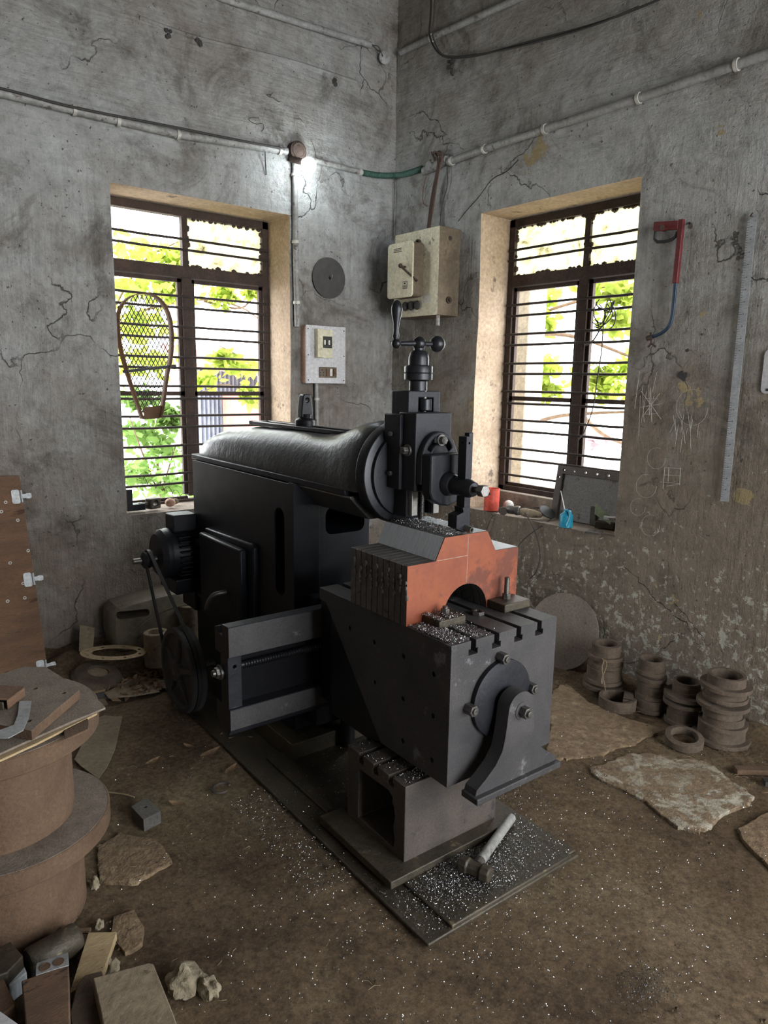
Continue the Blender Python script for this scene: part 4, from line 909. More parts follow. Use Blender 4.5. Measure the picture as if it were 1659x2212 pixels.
q = az_(1132, 1100, SR); tag(MB().obox((0, 0, .012), (.05, .03, .024), (0, 0, .5)).build('wood_chip', M_card, loc=(q.x, q.y, SR), bev=.003), 'small pale wooden block behind the tool on the right sill', 'wood block')
q = az_(1222, 1138, SR); t = thing('oil_can', 'bright blue oil can with a thin white spout on the right sill', 'oil can', (q.x, q.y, SR))
MB().lathe([(.034, 0), (.036, .002), (.036, .062), (.034, .066), (.020, .078), (.016, .086), (.016, .094), (0, .096)], (0, 0, 0), (0, 0, 1), 32).build('can', M_oilblue, t)
MB().tube([(-.004, .01, .092), (.0, .030, .14), (.004, .050, .19)], .0035, 8, 1, .6).build('spout', M_white, t)
MB().tube([(-.01, -.012, .096), (-.015, -.036, .088), (-.022, -.040, .05), (-.028, -.026, .012)], .008, 4, 2).build('handle', M_oilblue, t)
MB().ball((.0, -.022, .102), .010, 10, (1.4, 1, .5)).build('thumb_lever', M_frame, t)
# perforated steel plate standing in the window
d = .16; c0, c1, c2, c3 = ax_(1190, 1125, d), ax_(1335, 1150, d), ax_(1335, 1027, d), ax_(1197, 1008, d)
zz = .742; yl = (c0.y+c3.y)/2-.0; zt = (c3.z+c2.z)/2
t = thing('perforated_plate', 'dark square steel plate with a row of holes leaning in the right window', 'plate', (d, yl, zz)); t.rotation_euler = (0, .16, 0)
hgt = zt-zz+.01; wdt = -1.79-yl
b = MB().box(0, .004, wdt, 0, 0, hgt).build('sheet', M_plate, t)
mb = MB(); mb.box(-.012, 0, wdt, 0, hgt-.045, hgt); mb.box(-.012, 0, -.04, 0, 0, hgt-.045); fl = mb.build('flange', M_ped, t, bev=.002)
c = MB()
for k in range(5): c.cyl((-.05, -.045-k*.073, hgt-.022), (.05, -.045-k*.073, hgt-.022), .007, n=14)
c.cyl((-.05, -.018, hgt-.065), (.05, -.018, hgt-.065), .007, n=14); cut(fl, c)
c = MB()
for k in range(5): c.cyl((-.05, -.045-k*.073, hgt-.022), (.05, -.045-k*.073, hgt-.022), .007, n=14)
c.cyl((-.05, -.018, hgt-.065), (.05, -.018, hgt-.065), .007, n=14); cut(b, c)
for (x, y, dims, rz, lb) in ((1275, 1135, (.03, .035, .10), .1, 'upright dark iron block beside the perforated plate'), (1300, 1142, (.05, .10, .035), .3, 'flat dark iron block behind the plate with a hole on the right sill'), (1322, 1140, (.035, .03, .07), 0, 'dark iron block at the right end of the right sill')):
    q = az_(x, y, SR); tag(MB().obox((0, 0, dims[2]/2), dims, (0, 0, rz)).build('iron_block', M_oily, loc=(q.x+.03, max(q.y, -1.765), SR), bev=.002), lb, 'block')
q = az_(1285, 1151, SR); b = tag(MB().obox((0, 0, .005), (.07, .075, .010), (0, 0, .3)).build('washer_plate', M_ped, loc=(q.x-.005, q.y, SR), bev=.001), 'thin square plate with a hole at the front of the right sill', 'plate'); cut(b, MB().cyl((0, 0, -.01), (0, 0, .03), .010))
q = az_(1290, 1130, SR); tag(MB().add([(0, .07, 0), (0, -.02, 0), (0, -.045, .075), (.004, .07, 0), (.004, -.02, 0), (.004, -.045, .075)], [(0,1,2),(5,4,3),(0,3,4,1),(1,4,5,2),(2,5,3,0)]).build('triangular_offcut', M_ped, loc=(q.x+.09, q.y+.07, SR)), 'thin triangular steel offcut leaning by the perforated plate', 'offcut')
q = az_(1300, 1105, SR+.05); t = tag(MB().add([(0, .05, .03), (0, -.05, -.01), (0, -.05, .03), (0, .05, .09)], [(0,1,2,3)]).build('green_card', mat('faded green card', (.13, .16, .09), (.2, .22, .13), .9), loc=(.05, -1.69, SR+.055)), 'faded green card propped on the iron blocks', 'card')
q = az_(1318, 1108, SR+.05); tag(MB().lathe([(.004, 0), (.034, 0), (.036, .006), (.036, .014), (.030, .018), (.004, .016)], (0, 0, 0), (.1, 0, 1), 28, True).build('grey_puck', M_conduit, loc=(.055, -1.735, SR+.07)), 'round grey disc lying on the iron blocks', 'disc')
q = az_(1306, 1163, SR); tag(MB().nut((0, 0, 0), (0, 0, .018), .016).build('chrome_nut', M_chrome, loc=(.025, q.y, SR), bev=.002), 'shiny nut at the right front edge of the right sill', 'nut')
pipe([az_(1120, 1103, SR+.04), az_(1095, 1096, SR+.02), R_(1065, 1110, .01), R_(1052, 1140, .02), R_(1050, 1160, .01)], .003, M_wireblk, 'black cord falling from the right sill at its left', 'cord', 'cord', n=6, sm=2)
pipe([az_(1130, 1096, SR+.04), az_(1190, 1098, SR+.03), az_(1205, 1110, SR+.01), R_(1175, 1133, .02), R_(1135, 1160, .02), R_(1115, 1185, .02), R_(1110, 1240, .02)], .003, M_wireblk, 'black cord looping over the right sill towards the disc', 'cord', 'cord', n=6, sm=2)
pipe([az_(1128, 1098, SR+.05), R_(1148, 1130, .03), R_(1162, 1165, .02), R_(1168, 1200, .02), R_(1160, 1235, .02), R_(1145, 1250, .02)], .0035, M_wireblk, 'grey cord hanging from the sill past the oil can', 'cord', 'cord', n=6, sm=2)
pipe([ax_(1215, 990, .2), ax_(1214, 1040, .2), ax_(1205, 1090, .1)], .002, M_wireblk, 'thin wire leaning in the right window before the plate', 'wire', 'stray_wire', n=5, sm=1)
# tangle of wire tied on the right window grille
t = thing('wire_tangle', 'tangle of black wires tied to the right window bars', 'wires', ax_(1310, 690, .20)); o = ax_(1310, 690, .20)
for k in range(9):
    a_ = (1290+random.uniform(-15, 40), 652+random.uniform(-8, 10)); b_ = (1312+random.uniform(-20, 15), 690+random.uniform(-15, 20))
    MB().tube([ax_(*a_, .22)-o, ax_(a_[0]+random.uniform(-20, 20), (a_[1]+b_[1])/2, .19)-o, ax_(*b_, .21)-o, ax_(b_[0]-random.uniform(5, 30), b_[1]-random.uniform(-10, 15), .2)-o], .003, 6, 2).build('wire_loop', M_wireblk, t)
MB().tube([ax_(1303, 705, .21)-o, ax_(1300, 760, .20)-o, ax_(1288, 830, .21)-o, ax_(1283, 880, .2)-o, ax_(1262, 935, .21)-o, ax_(1248, 952, .21)-o], .0032, 6, 2).build('hanging_wire', M_wireblk, t)
MB().tube([ax_(1300, 705, .21)-o, ax_(1280, 740, .20)-o, ax_(1264, 746, .21)-o], .004, 6, 2).build('hanging_wire', M_wireblk, t)

MB().add([ay_(308, 880, .088)-ay_(330, 905, .10), ay_(350, 876, .088)-ay_(330, 905, .10), ay_(345, 904, .088)-ay_(330, 905, .10), ay_(312, 906, .088)-ay_(330, 905, .10)], [(0,1,2,3)]).build('end_plate', M_ply, [o_ for o_ in COL.objects if o_.name == 'wire_guard'][0])
# scratched lines in the plaster of the right wall
mb = MB()
def scr(pts, r=.0011):
    mb.tube([ax_(x, y, -.010) for x, y in pts], r, 4)
for a, b in (((1385, 845), (1428, 905)), ((1425, 850), (1388, 900)), ((1405, 838), (1408, 912)), ((1382, 880), (1430, 872)), ((1395, 860), (1422, 862)), ((1392, 895), (1420, 893))): scr([a, b])
for k in range(16): x = 1452+random.uniform(0, 60); y = 885+random.uniform(0, 50); scr([(x, y), (x+random.uniform(-12, 12), y+random.uniform(15, 50))], .0008)
for k in range(7): x = 1375+random.uniform(0, 45); y = 800+random.uniform(0, 60); scr([(x, y), (x+random.uniform(-14, 4), y+random.uniform(30, 90))], .0008)
for a, b in (((1436, 1010), (1432, 1056)), ((1438, 1010), (1470, 1012)), ((1434, 1026), (1470, 1028)), ((1426, 1041), (1470, 1045)), ((1440, 1050), (1468, 1046)), ((1470, 1010), (1468, 1048)), ((1445, 1008), (1443, 1040))): scr([a, b])
for cx_, cy_, r_ in ((1418, 990, 20), (1396, 1050, 22), (1405, 1135, 20), (1378, 1095, 16), (1495, 880, 34)): scr([(cx_+r_*math.cos(a_), cy_+r_*1.15*math.sin(a_)) for a_ in [2*PI*i/22 for i in range(19)]], .0007)
c = ax_(1430, 980, 0); mb.xf(Matrix.Translation(-c)); o_ = mb.build('plaster_scratches', M_clip, loc=c); tag(o_, 'pale scratched scribbles, ladder shape and circles in the right wall plaster', 'scratches')
for (x, y, r_, lb) in ((1473, 810, .026, 'dark round filled hole in the right wall between hacksaw and rule'), (1486, 757, .010, 'small dark hole above the filled one'), (1517, 722, .006, 'tiny dark plug near the rule')):
    q = ax_(x, y, 0); mb = MB()
    for k in range(9): mb.ball((random.uniform(-.002, .001)-.004, random.gauss(0, r_*.35), random.gauss(0, r_*.35)), r_*.5, 7, (.25, 1, 1))
    tag(mb.build('wall_plug', M_wireblk, loc=q), lb, 'plug')
# ------------------------------------------------------------------ floor: worn flagstones set in the earth
def lump(n, base, rx, ry, h, rot=0, seed=0, m=M_stone, amp=.25):
    mb = MB().ball((0, 0, 0), 1, n, (1, 1, 1))
    for i, v in enumerate(mb.v):
        v = Vector(v); k = 1+amp*noise.noise(v*1.7+Vector((seed, 0, 0)))*2+amp*.5*noise.noise(v*5+Vector((0, seed, 0)))
        v = v*k; mb.v[i] = (v.x*rx, v.y*ry, max(-.35, v.z)*h+.35*h)
    return mb
def slab(poly, m, lb, h=.005):
    P = [Vector(p) for p in poly]; c = sum(P, Vector())/len(P); pts = []
    n = len(P)
    for i in range(n):
        a, b = P[i], P[(i+1) % n]; k = max(3, int((b-a).length/.02))
        for j in range(k):
            q = a.lerp(b, j/k)-c; q = q*(1+.20*noise.noise(q*7+c*3)+.07*noise.noise(q*35)); pts.append(q)
    rows = [[(q.x*s_, q.y*s_, z) for q in pts] for s_, z in ((1.0, -.012), (1.0, h*.3), (.985, h*.85), (.95, h))]
    tag(MB().loft(rows).build('flagstone', m, loc=(c.x, c.y, 0)), lb, 'flagstone', 'worn flagstones in the earth floor')
slab([az_(x, y) for x, y in ((1270, 1660), (1345, 1618), (1500, 1640), (1622, 1705), (1630, 1722), (1560, 1765), (1512, 1806), (1400, 1740))], M_slab, 'large pale grey-green flagstone on the right of the floor')
slab([az_(x, y) for x, y in ((1185, 1520), (1210, 1475), (1300, 1530), (1420, 1575), (1320, 1625), (1190, 1655))], M_slab2, 'yellowish brown flagstone between the machine and the iron rings', .003)
slab([az_(x, y) for x, y in ((1590, 1790), (1690, 1740), (1760, 1830), (1680, 1900))], M_slab2, 'brown flagstone at the right edge of the floor', .004)
slab([az_(x, y) for x, y in ((205, 1830), (260, 1800), (335, 1810), (365, 1860), (300, 1915), (215, 1900))], M_slab2, 'mottled flagstone between the big castings and the drilled block', .002)
slab([az_(x, y) for x, y in ((245, 1980), (290, 1965), (318, 2000), (310, 2040), (270, 2060), (240, 2020))], M_slab2, 'small rounded flagstone right of the pale plank', .002)
for (x, y, rx, ry, h, sd, lb) in ((400, 2128, .045, .040, .035, 1, 'rough yellowish stone beside the dusty block'), (452, 2140, .022, .032, .03, 2, 'smaller rough stone right of its larger neighbour'), (203, 1912, .016, .018, .02, 3, 'small pale stone at the foot of the big castings'),
                                  (214, 2000, .012, .012, .015, 4, 'little stone above the pale plank'), (243, 2090, .018, .015, .02, 5, 'brown stone between plank and dusty block')):
    q = az_(x, y); tag(lump(26, q, rx, ry, h, seed=sd).build('stone', M_stone, loc=(q.x, q.y, -.004), ang=50), lb, 'stone')

# ------------------------------------------------------------------ steel disc leaning on the right wall
cz = .2; t = Vector((-.17, -1.60, 0.004)); o = thing('leaning_disc', 'large dusty steel disc leaning on the right wall behind the ring stacks', 'disc', t); o.rotation_euler = (0, .34, .12)
MB().lathe([(.0, 0), (.205, 0), (.205, .010), (0, .010)], (0.0, 0, .205), (1, 0, 0), 72).build('disc', mat('dusty steel disc', (.13, .10, .08), (.21, .175, .145), .85, .1, 3, .15, 90, spots=(.09, .07, .055), sth=.6, sscale=30), o, bev=.001)

# ------------------------------------------------------------------ stacks of iron rings
def bush(r1, ri, r2, h, flange_up):
    f = .018
    if flange_up: return [(ri, 0), (r1, 0), (r1, h-f-.012), (r2, h-f-.012), (r2, h-.012), (ri+.012, h-.012), (ri+.012, h), (ri, h)]
    return [(ri, 0), (r2, 0), (r2, f), (r1, f), (r1, h), (ri, h)]
def stack(cx, cy, spec, where):
    z = .0; n = len(spec)
    for i, (r1, ri, r2, h, up) in enumerate(spec):
        x = cx+random.uniform(-.006, .006); y = cy+random.uniform(-.006, .006)
        pos = 'bottom' if i == 0 else ('top' if i == n-1 else ('second from bottom' if i == 1 else ('third from bottom' if i == 2 else 'fourth from bottom')))
        tag(MB().lathe(bush(r1, ri, r2, h, up), (0, 0, 0), (0, 0, 1), 44, True).build('iron_ring', M_rustd, loc=(x, y, z), rot=random.random(), bev=.0012), f'rusty flanged iron ring, {pos} of the {where}', 'iron ring', 'flanged iron rings stacked by the right wall')
        z += h+.0005
stack(-.195, -1.925, [(.078, .055, .100, .062, True), (.082, .055, .090, .075, False), (.074, .052, .080, .045, False), (.070, .050, .086, .072, False)], 'tall stack next to the leaning disc')
stack(-.175, -2.165, [(.070, .05, .078, .06, False), (.066, .05, .074, .06, False), (.060, .045, .070, .055, True), (.060, .048, .066, .07, False)], 'slim stack in the middle')
stack(-.175, -2.335, [(.066, .05, .076, .055, False), (.064, .05, .092, .065, True), (.062, .045, .096, .035, False), (.058, .045, .060, .038, False)], 'low stack left of the widest one')
stack(-.195, -2.515, [(.095, .065, .118, .065, False), (.082, .060, .098, .050, False), (.080, .055, .106, .072, True), (.082, .055, .090, .05, False), (.076, .060, .104, .058, False)], 'widest stack nearest the camera')
tag(MB().lathe([(.068, 0), (.086, 0), (.086, .052), (.068, .052)], (0, 0, 0), (0, 0, 1), 44, True).build('iron_ring', M_rustd, loc=(-.285, -2.065, .0), bev=.002), 'single low iron ring lying between the tall and the slim stack', 'iron ring', 'flanged iron rings stacked by the right wall')
o = tag(MB().lathe([(.054, 0), (.078, 0), (.078, .030), (.054, .036)], (0, 0, 0), (0, 0, 1), 44, True).build('iron_ring', M_rustd, loc=(-.375, -2.445, .010), bev=.002), 'single small iron ring on the floor before the low stack', 'iron ring', 'flanged iron rings stacked by the right wall'); o.rotation_euler = (.10, -.12, 0)
tag(MB().box(-.045, .045, -.022, .022, 0, .004).box(-.045, -.041, -.022, .022, -.03, .004).build('bent_bracket', M_rustd, loc=(-.25, -2.10, .053), rot=.5), 'small bent sheet bracket lying on the single low ring', 'bracket')
t = thing('twine', 'loop of pale twine hanging on the tall ring stack', 'twine', (-.28, -1.975, .15))
MB().tube([(.01, .02, .05), (-.012, -.01, .055), (-.02, .0, .02), (-.012, -.015, -.05), (-.0, -.02, -.10)], .002, 6, 2).build('strand', M_twig, t)
MB().tube([(.01, .02, .05), (-.006, -.018, .055), (-.010, -.02, .02), (-.018, -.005, -.03), (-.02, -.01, -.06)], .002, 6, 2).build('strand', M_twig, t)
q0, q1 = az_(1605, 1660, .02), az_(1720, 1665, .02)
tag(MB().obox((.12, 0, .012), (.30, .035, .022), (0, 0, 0)).build('rusty_bar', M_rust, loc=(q0.x, q0.y, 0), rot=-.70, bev=.002), 'rusty flat bar lying at the right edge by the wall', 'bar')
q0 = az_(1655, 1695); tag(MB().obox((.12, 0, .01), (.26, .03, .02)).build('rusty_bar', M_wireblk, loc=(q0.x, q0.y, 0), rot=-.75), 'dark bar end at the right edge of the picture', 'bar')
# strip of dark debris along the right wall
def heap(name, label, pts, h, w_, seed, m, n=26):
    """a low bank of soil along a line"""
    P = [Vector(p) for p in pts]; c = P[0]; rows = []; L = []
    for a, b in zip(P, P[1:]):
        for k in range(n): L.append(a.lerp(b, k/n))
    L.append(P[-1])
    for i, q in enumerate(L):
        t_ = (L[min(i+1, len(L)-1)]-L[max(i-1, 0)]).normalized(); s_ = Vector((-t_.y, t_.x, 0)); row = []
        env = min(1, 6*min(i, len(L)-1-i)/len(L))
        for k in range(17):
            u = k/16; z = h*env*max(0, math.cos(u*PI/2))**.8; p_ = q+s_*u*w_
            z = z*(1+.5*noise.noise(p_*7+Vector((seed, 0, 0))))+.007*noise.noise(p_*30)-.012
            row.append((p_.x-c.x, p_.y-c.y, z))
        rows.append(row)
    mb = MB(); nn = 17; mb.v = [v for r in rows for v in r]
    for i in range(len(rows)-1):
        for k in range(nn-1): mb.f.append([i*nn+k, i*nn+k+1, (i+1)*nn+k+1, (i+1)*nn+k]); mb.mi.append(0)
    return tag(mb.build(name, m, loc=c, ang=80), label, 'soil', kind='stuff')
heap('soil_bank', 'bank of dark soil and dust along the foot of the right wall', [(-.012, -3.4, 0), (-.012, -2.0, 0), (-.012, -.9, 0)], .05, .20, 3, M_floor)
heap('soil_bank', 'bank of dark soil and rubble along the foot of the left wall', [(-1.1, -.012, 0), (-2.2, -.012, 0), (-3.2, -.012, 0)], .13, .46, 8, M_floor)

# ------------------------------------------------------------------ far left corner
a, b = ay_(-30, 1026, -.035), ay_(42, 1028, -.035); bb = ay_(105, 1440, -.24); zt = b.z
t = thing('plywood_board', 'weathered brown plywood board with zinc hinges leaning on the left wall', 'board', (bb.x, bb.y, .0))
W_ = .75; T0 = Vector((b.x-bb.x, b.y-bb.y, zt)); T0b = T0+Vector((-W_, 0, .03)); B0 = Vector((0.0, 0, .0)); B0b = Vector((-W_, 0, 0))
mb = MB()
for y in (0, .014): mb.add([v+Vector((0, y, 0)) for v in (B0b, B0, T0, T0b)], [(0,1,2,3)])
mb.add([v+Vector((0, y, 0)) for y in (0, .014) for v in (B0b, B0, T0, T0b)], [(0,1,5,4),(1,2,6,5),(2,3,7,6),(3,0,4,7)])
mb.build('sheet', M_ply, t)
sl = (T0-B0).normalized(); ux = Vector((1, 0, 0)); nn = Vector((0, -1, .1))
for f in (.10, .515, .905):
    q = B0.lerp(T0, f)+Vector((0, -.004, 0))
    h = MB(); M3 = Matrix((ux, sl.cross(ux).normalized()*-1, sl)).transposed()
    h.prism(rr(-.048, -.012, -.034, .034, .010), lambda a_, b_, s_: q+M3 @ Vector((a_, -s_, b_)), 0, .003)
    h.prism(rr(.012, .040, -.013, .013, .009), lambda a_, b_, s_: q+M3 @ Vector((a_, -s_, b_)), 0, .003)
    h.cyl(q+M3 @ Vector((-.004, -.004, -.03)), q+M3 @ Vector((-.004, -.004, .03)), .006, n=10); h.obox(q+M3 @ Vector((.006, -.001, 0)), (.03, .003, .02), M3)
    h = h.build('hinge', M_shiny, t)
    for dz in (-.016, .016): MB().cyl(q+M3 @ Vector((-.030, -.0028, dz)), q+M3 @ Vector((-.030, -.0038, dz)), .012, n=20).build('hinge_dish', M_plate, h)
for (x, y) in ((20, 1090), (10, 1110), (45, 1128), (64, 1192), (50, 1260), (52, 1290), (15, 1297), (24, 1218)):
    f_ = ay_(x, y, -.14); q = Vector((f_.x-bb.x, 0, f_.z)); q.y = T0.y*(q.z/zt)-.001; MB().ring(q, q+Vector((0, -.003, 0)), .008, .004, 12).build('grommet', M_clip, t)
# jerrycan
q = ay_(312, 1372, -.12); t = thing('jerrycan', 'grimy translucent plastic jerrycan lying on its side at the left wall', 'jerrycan', (q.x, -.165, q.z-.03)); t.rotation_euler = (0, .06, -.05)
out = [(-.215, .10), (-.215, .21), (-.19, .245), (-.10, .265), (.02, .285), (.14, .300), (.20, .290), (.215, .24), (.215, .04), (.19, .0), (-.16, 0), (-.20, .03)]
rows = []
for y, s_ in ((-.11, .80), (-.10, .92), (-.075, .99), (0, 1.0), (.075, .99), (.10, .92), (.11, .8)): rows.append([(x*s_, y, .145+(z-.145)*s_) for x, z in out])
b = MB().loft(rows).build('body', M_jer, t, bev=.008, seg=3)
cut(b, MB().py(rr(-.195, -.03, .185, .225, .018), -.2, .2))
MB().tube([(-.17, -.108, .05), (-.12, -.113, .10), (-.04, -.114, .17), (.06, -.113, .215), (.19, -.106, .225)], .006, 8, 2).build('moulded_rib', M_jer, t)
MB().cyl((.21, 0, .08), (.235, 0, .08), .028).build('cap', M_blk, t)
# hollow cylinders
for (x, y, yw, r_, h_, lb) in ((340, 1430, -.40, .062, .17, 'hollow dusty cylinder standing beside the drive wheel'), (412, 1380, -.26, .075, .21, 'taller hollow cylinder standing behind the machine wheel')):
    q = ay_(x, y, yw); z0 = .0
    tag(MB().lathe([(r_*.58, 0), (r_, 0), (r_, h_), (r_*.94, h_+.004), (r_*.62, h_+.004), (r_*.58, h_)], (0, 0, 0), (0, 0, 1), 40, True).build('hollow_cylinder', M_card, loc=(q.x, q.y, max(0, q.z-.01)), bev=.001), lb, 'cylinder')
# gasket and casting heap
q = (az_(157, 1400, .15)+az_(337, 1420, .15))/2; t = thing('gasket', 'flat tan oval gasket with bolt holes lying on the scrap heap', 'gasket', (q.x, q.y, .150)); t.rotation_euler = (.06, .10, -.30)
oo = [(.155*math.cos(a_), .088*math.sin(a_)) for a_ in [2*PI*i/48 for i in range(48)]]; ii = [(.108*math.cos(a_)+.003, .052*math.sin(a_)) for a_ in [2*PI*i/48 for i in range(48)]]
mb = MB(); mb.v = [(x, y, z) for z in (0, .003) for x, y in oo+ii]
for i in range(48):
    j = (i+1) % 48
    for f in ((i, j, 48+j, 48+i), (96+i, 96+j, 144+j, 144+i), (i, j, 96+j, 96+i), (48+i, 48+j, 144+j, 144+i)): mb.f.append(list(f)); mb.mi.append(0)
b = mb.build('ring', M_gasket, t); c = MB()
for k in range(8): a_ = 2*PI*(k+.5)/8; c.cyl((.131*math.cos(a_), .070*math.sin(a_), -.02), (.131*math.cos(a_), .070*math.sin(a_), .02), .008, n=12)
cut(b, c)
q = az_(205, 1470, .03); t = thing('pump_casting', 'dark round casting with a crescent opening under the gasket', 'casting', (q.x, q.y, .0)); t.rotation_euler = (.25, .1, .3)
MB().lathe([(.05, 0), (.11, .0), (.12, .02), (.12, .055), (.105, .075), (.06, .085), (.05, .085)], (0, 0, .0), (0, 0, 1), 36, True).build('body', M_rustd, t, bev=.002)
MB().lathe([(0, .05), (.052, .052), (.052, .075), (0, .082)], (0, 0, 0), (0, 0, 1), 28).build('core', M_card, t)
MB().tube([(-.10, -.12, .03), (-.04, -.15, .04), (.03, -.14, .04)], .022, 10, 2).build('spout', M_wireblk, t)
def sheet(name, px, z, m, lb, cat, th=.004, rot=(0, 0, 0), grp=None, thick_dir=1):
    P = [az_(x, y, z) for x, y in px]; c = sum(P, Vector())/len(P); n = len(P)
    R3 = Euler(rot).to_matrix()
    mb = MB().add([R3 @ (p_-c) for p_ in P]+[R3 @ (p_-c)+Vector((0, 0, -th)) for p_ in P], [list(range(n)), list(range(2*n-1, n-1, -1))]+[(i, (i+1) % n, n+(i+1) % n, n+i) for i in range(n)])
    return tag(mb.build(name, m, loc=c, bev=min(.001, th*.3)), lb, cat, grp)
sheet('card_offcut', [(120, 1440), (150, 1400), (235, 1500), (190, 1520)], .045, M_card, 'torn brown card by the casting near the plywood board', 'card', .003, (.15, .1, 0))
sheet('card_offcut', [(150, 1490), (215, 1470), (228, 1488), (180, 1508)], .03, M_woodlt, 'small pale wooden offcut at the edge of the scrap heap', 'card', .015)
sheet('paper_scrap', [(225, 1500), (300, 1462), (345, 1465), (345, 1490), (290, 1502), (235, 1510)], .02, M_card, 'crumpled dirty paper on the ground left of the drive wheel', 'paper', .002, (.08, .05, 0))
sheet('card_offcut', [(170, 1372), (203, 1370), (203, 1390), (172, 1392)], .17, M_card, 'square card piece stuck upright behind the gasket', 'card', .003, (.9, 0, 0))
sheet('ground_sheet', [(205, 1556), (222, 1545), (265, 1547), (248, 1620), (232, 1655), (213, 1682), (175, 1655), (160, 1640)], .006, M_card, 'stained pale fibre sheet on the floor behind the big castings', 'sheet', .003)

# ------------------------------------------------------------------ big flanged castings and what lies on them
def casting(z, dx, dy, lb):
    c = (-2.82+dx, -1.77+dy, z); t = thing('flanged_casting', lb, 'casting', c, random.random()*0, 'big flanged castings in the left foreground')
    b = MB().lathe([(.14, 0), (.190, 0), (.190, .235), (.195, .240), (.265, .243), (.268, .246), (.268, .292), (.264, .296), (.16, .296), (.14, .29)], (0, 0, 0), (0, 0, 1), 96, True).build('body', M_rust, t)
    c_ = MB()
    for k in range(8): a_ = 2*PI*k/8+.52; c_.cyl((.232*math.cos(a_), .232*math.sin(a_), .2), (.232*math.cos(a_), .232*math.sin(a_), .4), .013, n=16)
    cut(b, c_); MB().cyl((0, 0, .285), (0, 0, .2955), .162, n=64).build('cover', M_dustplate, t)
    MB().ring((0, 0, .2955), (0, 0, .2975), .262, .150, 96).build('dust_layer', M_dustplate, t)
casting(0, 0, 0, 'big rust red flanged casting standing on the floor, lower one')
casting(.298, -.012, .012, 'big rust red flanged casting stacked on top of the other')
ZC = .598
sheet('plywood_offcut', [(228, 1528), (215, 1515), (150, 1470), (60, 1480), (-40, 1560), (-40, 1645), (60, 1600), (150, 1560)], ZC+.018, M_dustplate, 'dusty thin plywood sheet lying on the upper casting', 'plywood', .006, (0, 0, 0))
sheet('plywood_offcut', [(210, 1540), (150, 1480), (60, 1490), (-40, 1570), (-40, 1660), (80, 1605)], ZC+.008, M_woodlt, 'lower pale ply layer under the dusty sheet on the casting', 'plywood', .006)
sheet('steel_offcut', [(137, 1575), (188, 1548), (192, 1562), (190, 1575), (140, 1597)], ZC+.0065, M_rust, 'small flat steel piece poking from under the plywood', 'steel piece', .006)
P = [(-30, 1465), (50, 1440), (98, 1440), (130, 1460), (172, 1490), (68, 1578), (-30, 1560)]
b = sheet('drilled_plate', P, ZC+.046, [M_dustplate, M_rust], 'thick dust covered steel plate with drilled holes on top of the plywood', 'plate', .027)
c = MB()
for x, y in ((137, 1497), (62, 1557), (12, 1452), (76, 1487)): q = az_(x, y, ZC+.046)-b.location; c.cyl((q.x, q.y, -.05), (q.x, q.y, .05), .0065, n=16)
cut(b, c)
for f in b.data.polygons: f.material_index = 0 if f.normal.z > .5 else 1
q = az_(14, 1520, ZC+.043); t = thing('bent_bracket', 'brown folded bracket at the left edge on the drilled plate', 'bracket', (q.x, q.y, ZC+.0465), -.75)
MB().box(-.06, .03, -.04, .04, .025, .030).box(.026, .030, -.04, .04, 0, .03).box(-.06, .03, .036, .04, 0, .03).build('sheet', M_ply, t, bev=.002)
MB().box(-.03, .02, -.045, -.040, 0, .022).build('lip', M_oily, t, bev=.002)
q = [az_(x, y, ZC+.052) for x, y in ((42, 1514), (68, 1514), (62, 1550), (50, 1577), (18, 1594), (-10, 1594), (-10, 1580), (30, 1566), (38, 1545))]
c = sum(q, Vector())/len(q); tag(MB().add([p_-c for p_ in q]+[p_-c+Vector((0, 0, -.002)) for p_ in q], [list(range(9)), list(range(17, 8, -1))]+[(i, (i+1) % 9, 9+(i+1) % 9, 9+i) for i in range(9)]).build('zinc_strip', M_shiny, loc=c), 'curved bright zinc strip on the drilled plate', 'strip')

# ------------------------------------------------------------------ bottom left scrap
def block(name, px, ztop, zbot, m, lb, cat='block', bev=.003, grp=None):
    P = [az_(x, y, ztop) for x, y in px]; c = sum(P, Vector())/len(P); n = len(P)
    mb = MB().add([(p_.x-c.x, p_.y-c.y, ztop-zbot) for p_ in P]+[(p_.x-c.x, p_.y-c.y, 0) for p_ in P], [list(range(n)), list(range(2*n-1, n-1, -1))]+[(i, (i+1) % n, n+(i+1) % n, n+i) for i in range(n)])
    return tag(mb.build(name, m, loc=(c.x, c.y, zbot), bev=bev), lb, cat, grp)
block('dusty_block', [(200, 2112), (322, 2079), (332, 2082), (375, 2190), (392, 2240), (235, 2280), (218, 2190)], .095, .0, M_card, 'flat dust brown block in the bottom left corner of the picture')
block('dusty_block', [(183, 2106), (220, 2096), (222, 2104), (198, 2114), (226, 2215), (200, 2260), (160, 2240), (150, 2190), (165, 2130)], .055, 0, M_rustd, 'dark casting pressed against the flat dust brown block')
block('pale_plank', [(191, 2014), (252, 2013), (222, 2102), (150, 2146)], .035, .012, M_woodlt, 'pale splintered plank end with two holes', 'plank', .001)
for x, y in ((209, 2046), (200, 2062)): q = az_(x, y, .0352)-t.location; MB().lathe([(.0, 0), (.010, .0), (.011, .0008), (.0, .001)], (q.x, q.y, q.z), (0, 0, 1), 16).build('bolt_hole', M_void, t)
t = block('wooden_block', [(46, 2118), (117, 2093), (148, 2084), (152, 2240), (60, 2260)], .10, .0, M_wooddk, 'oil stained brown wooden block at the bottom left')
q = sheet('hinge_leaf', [(78, 2086), (80, 2080), (147, 2057), (149, 2085), (117, 2094), (77, 2107)], .103, M_shiny, 'bright zinc plate with two round dishes on the wooden block', 'plate', .002)
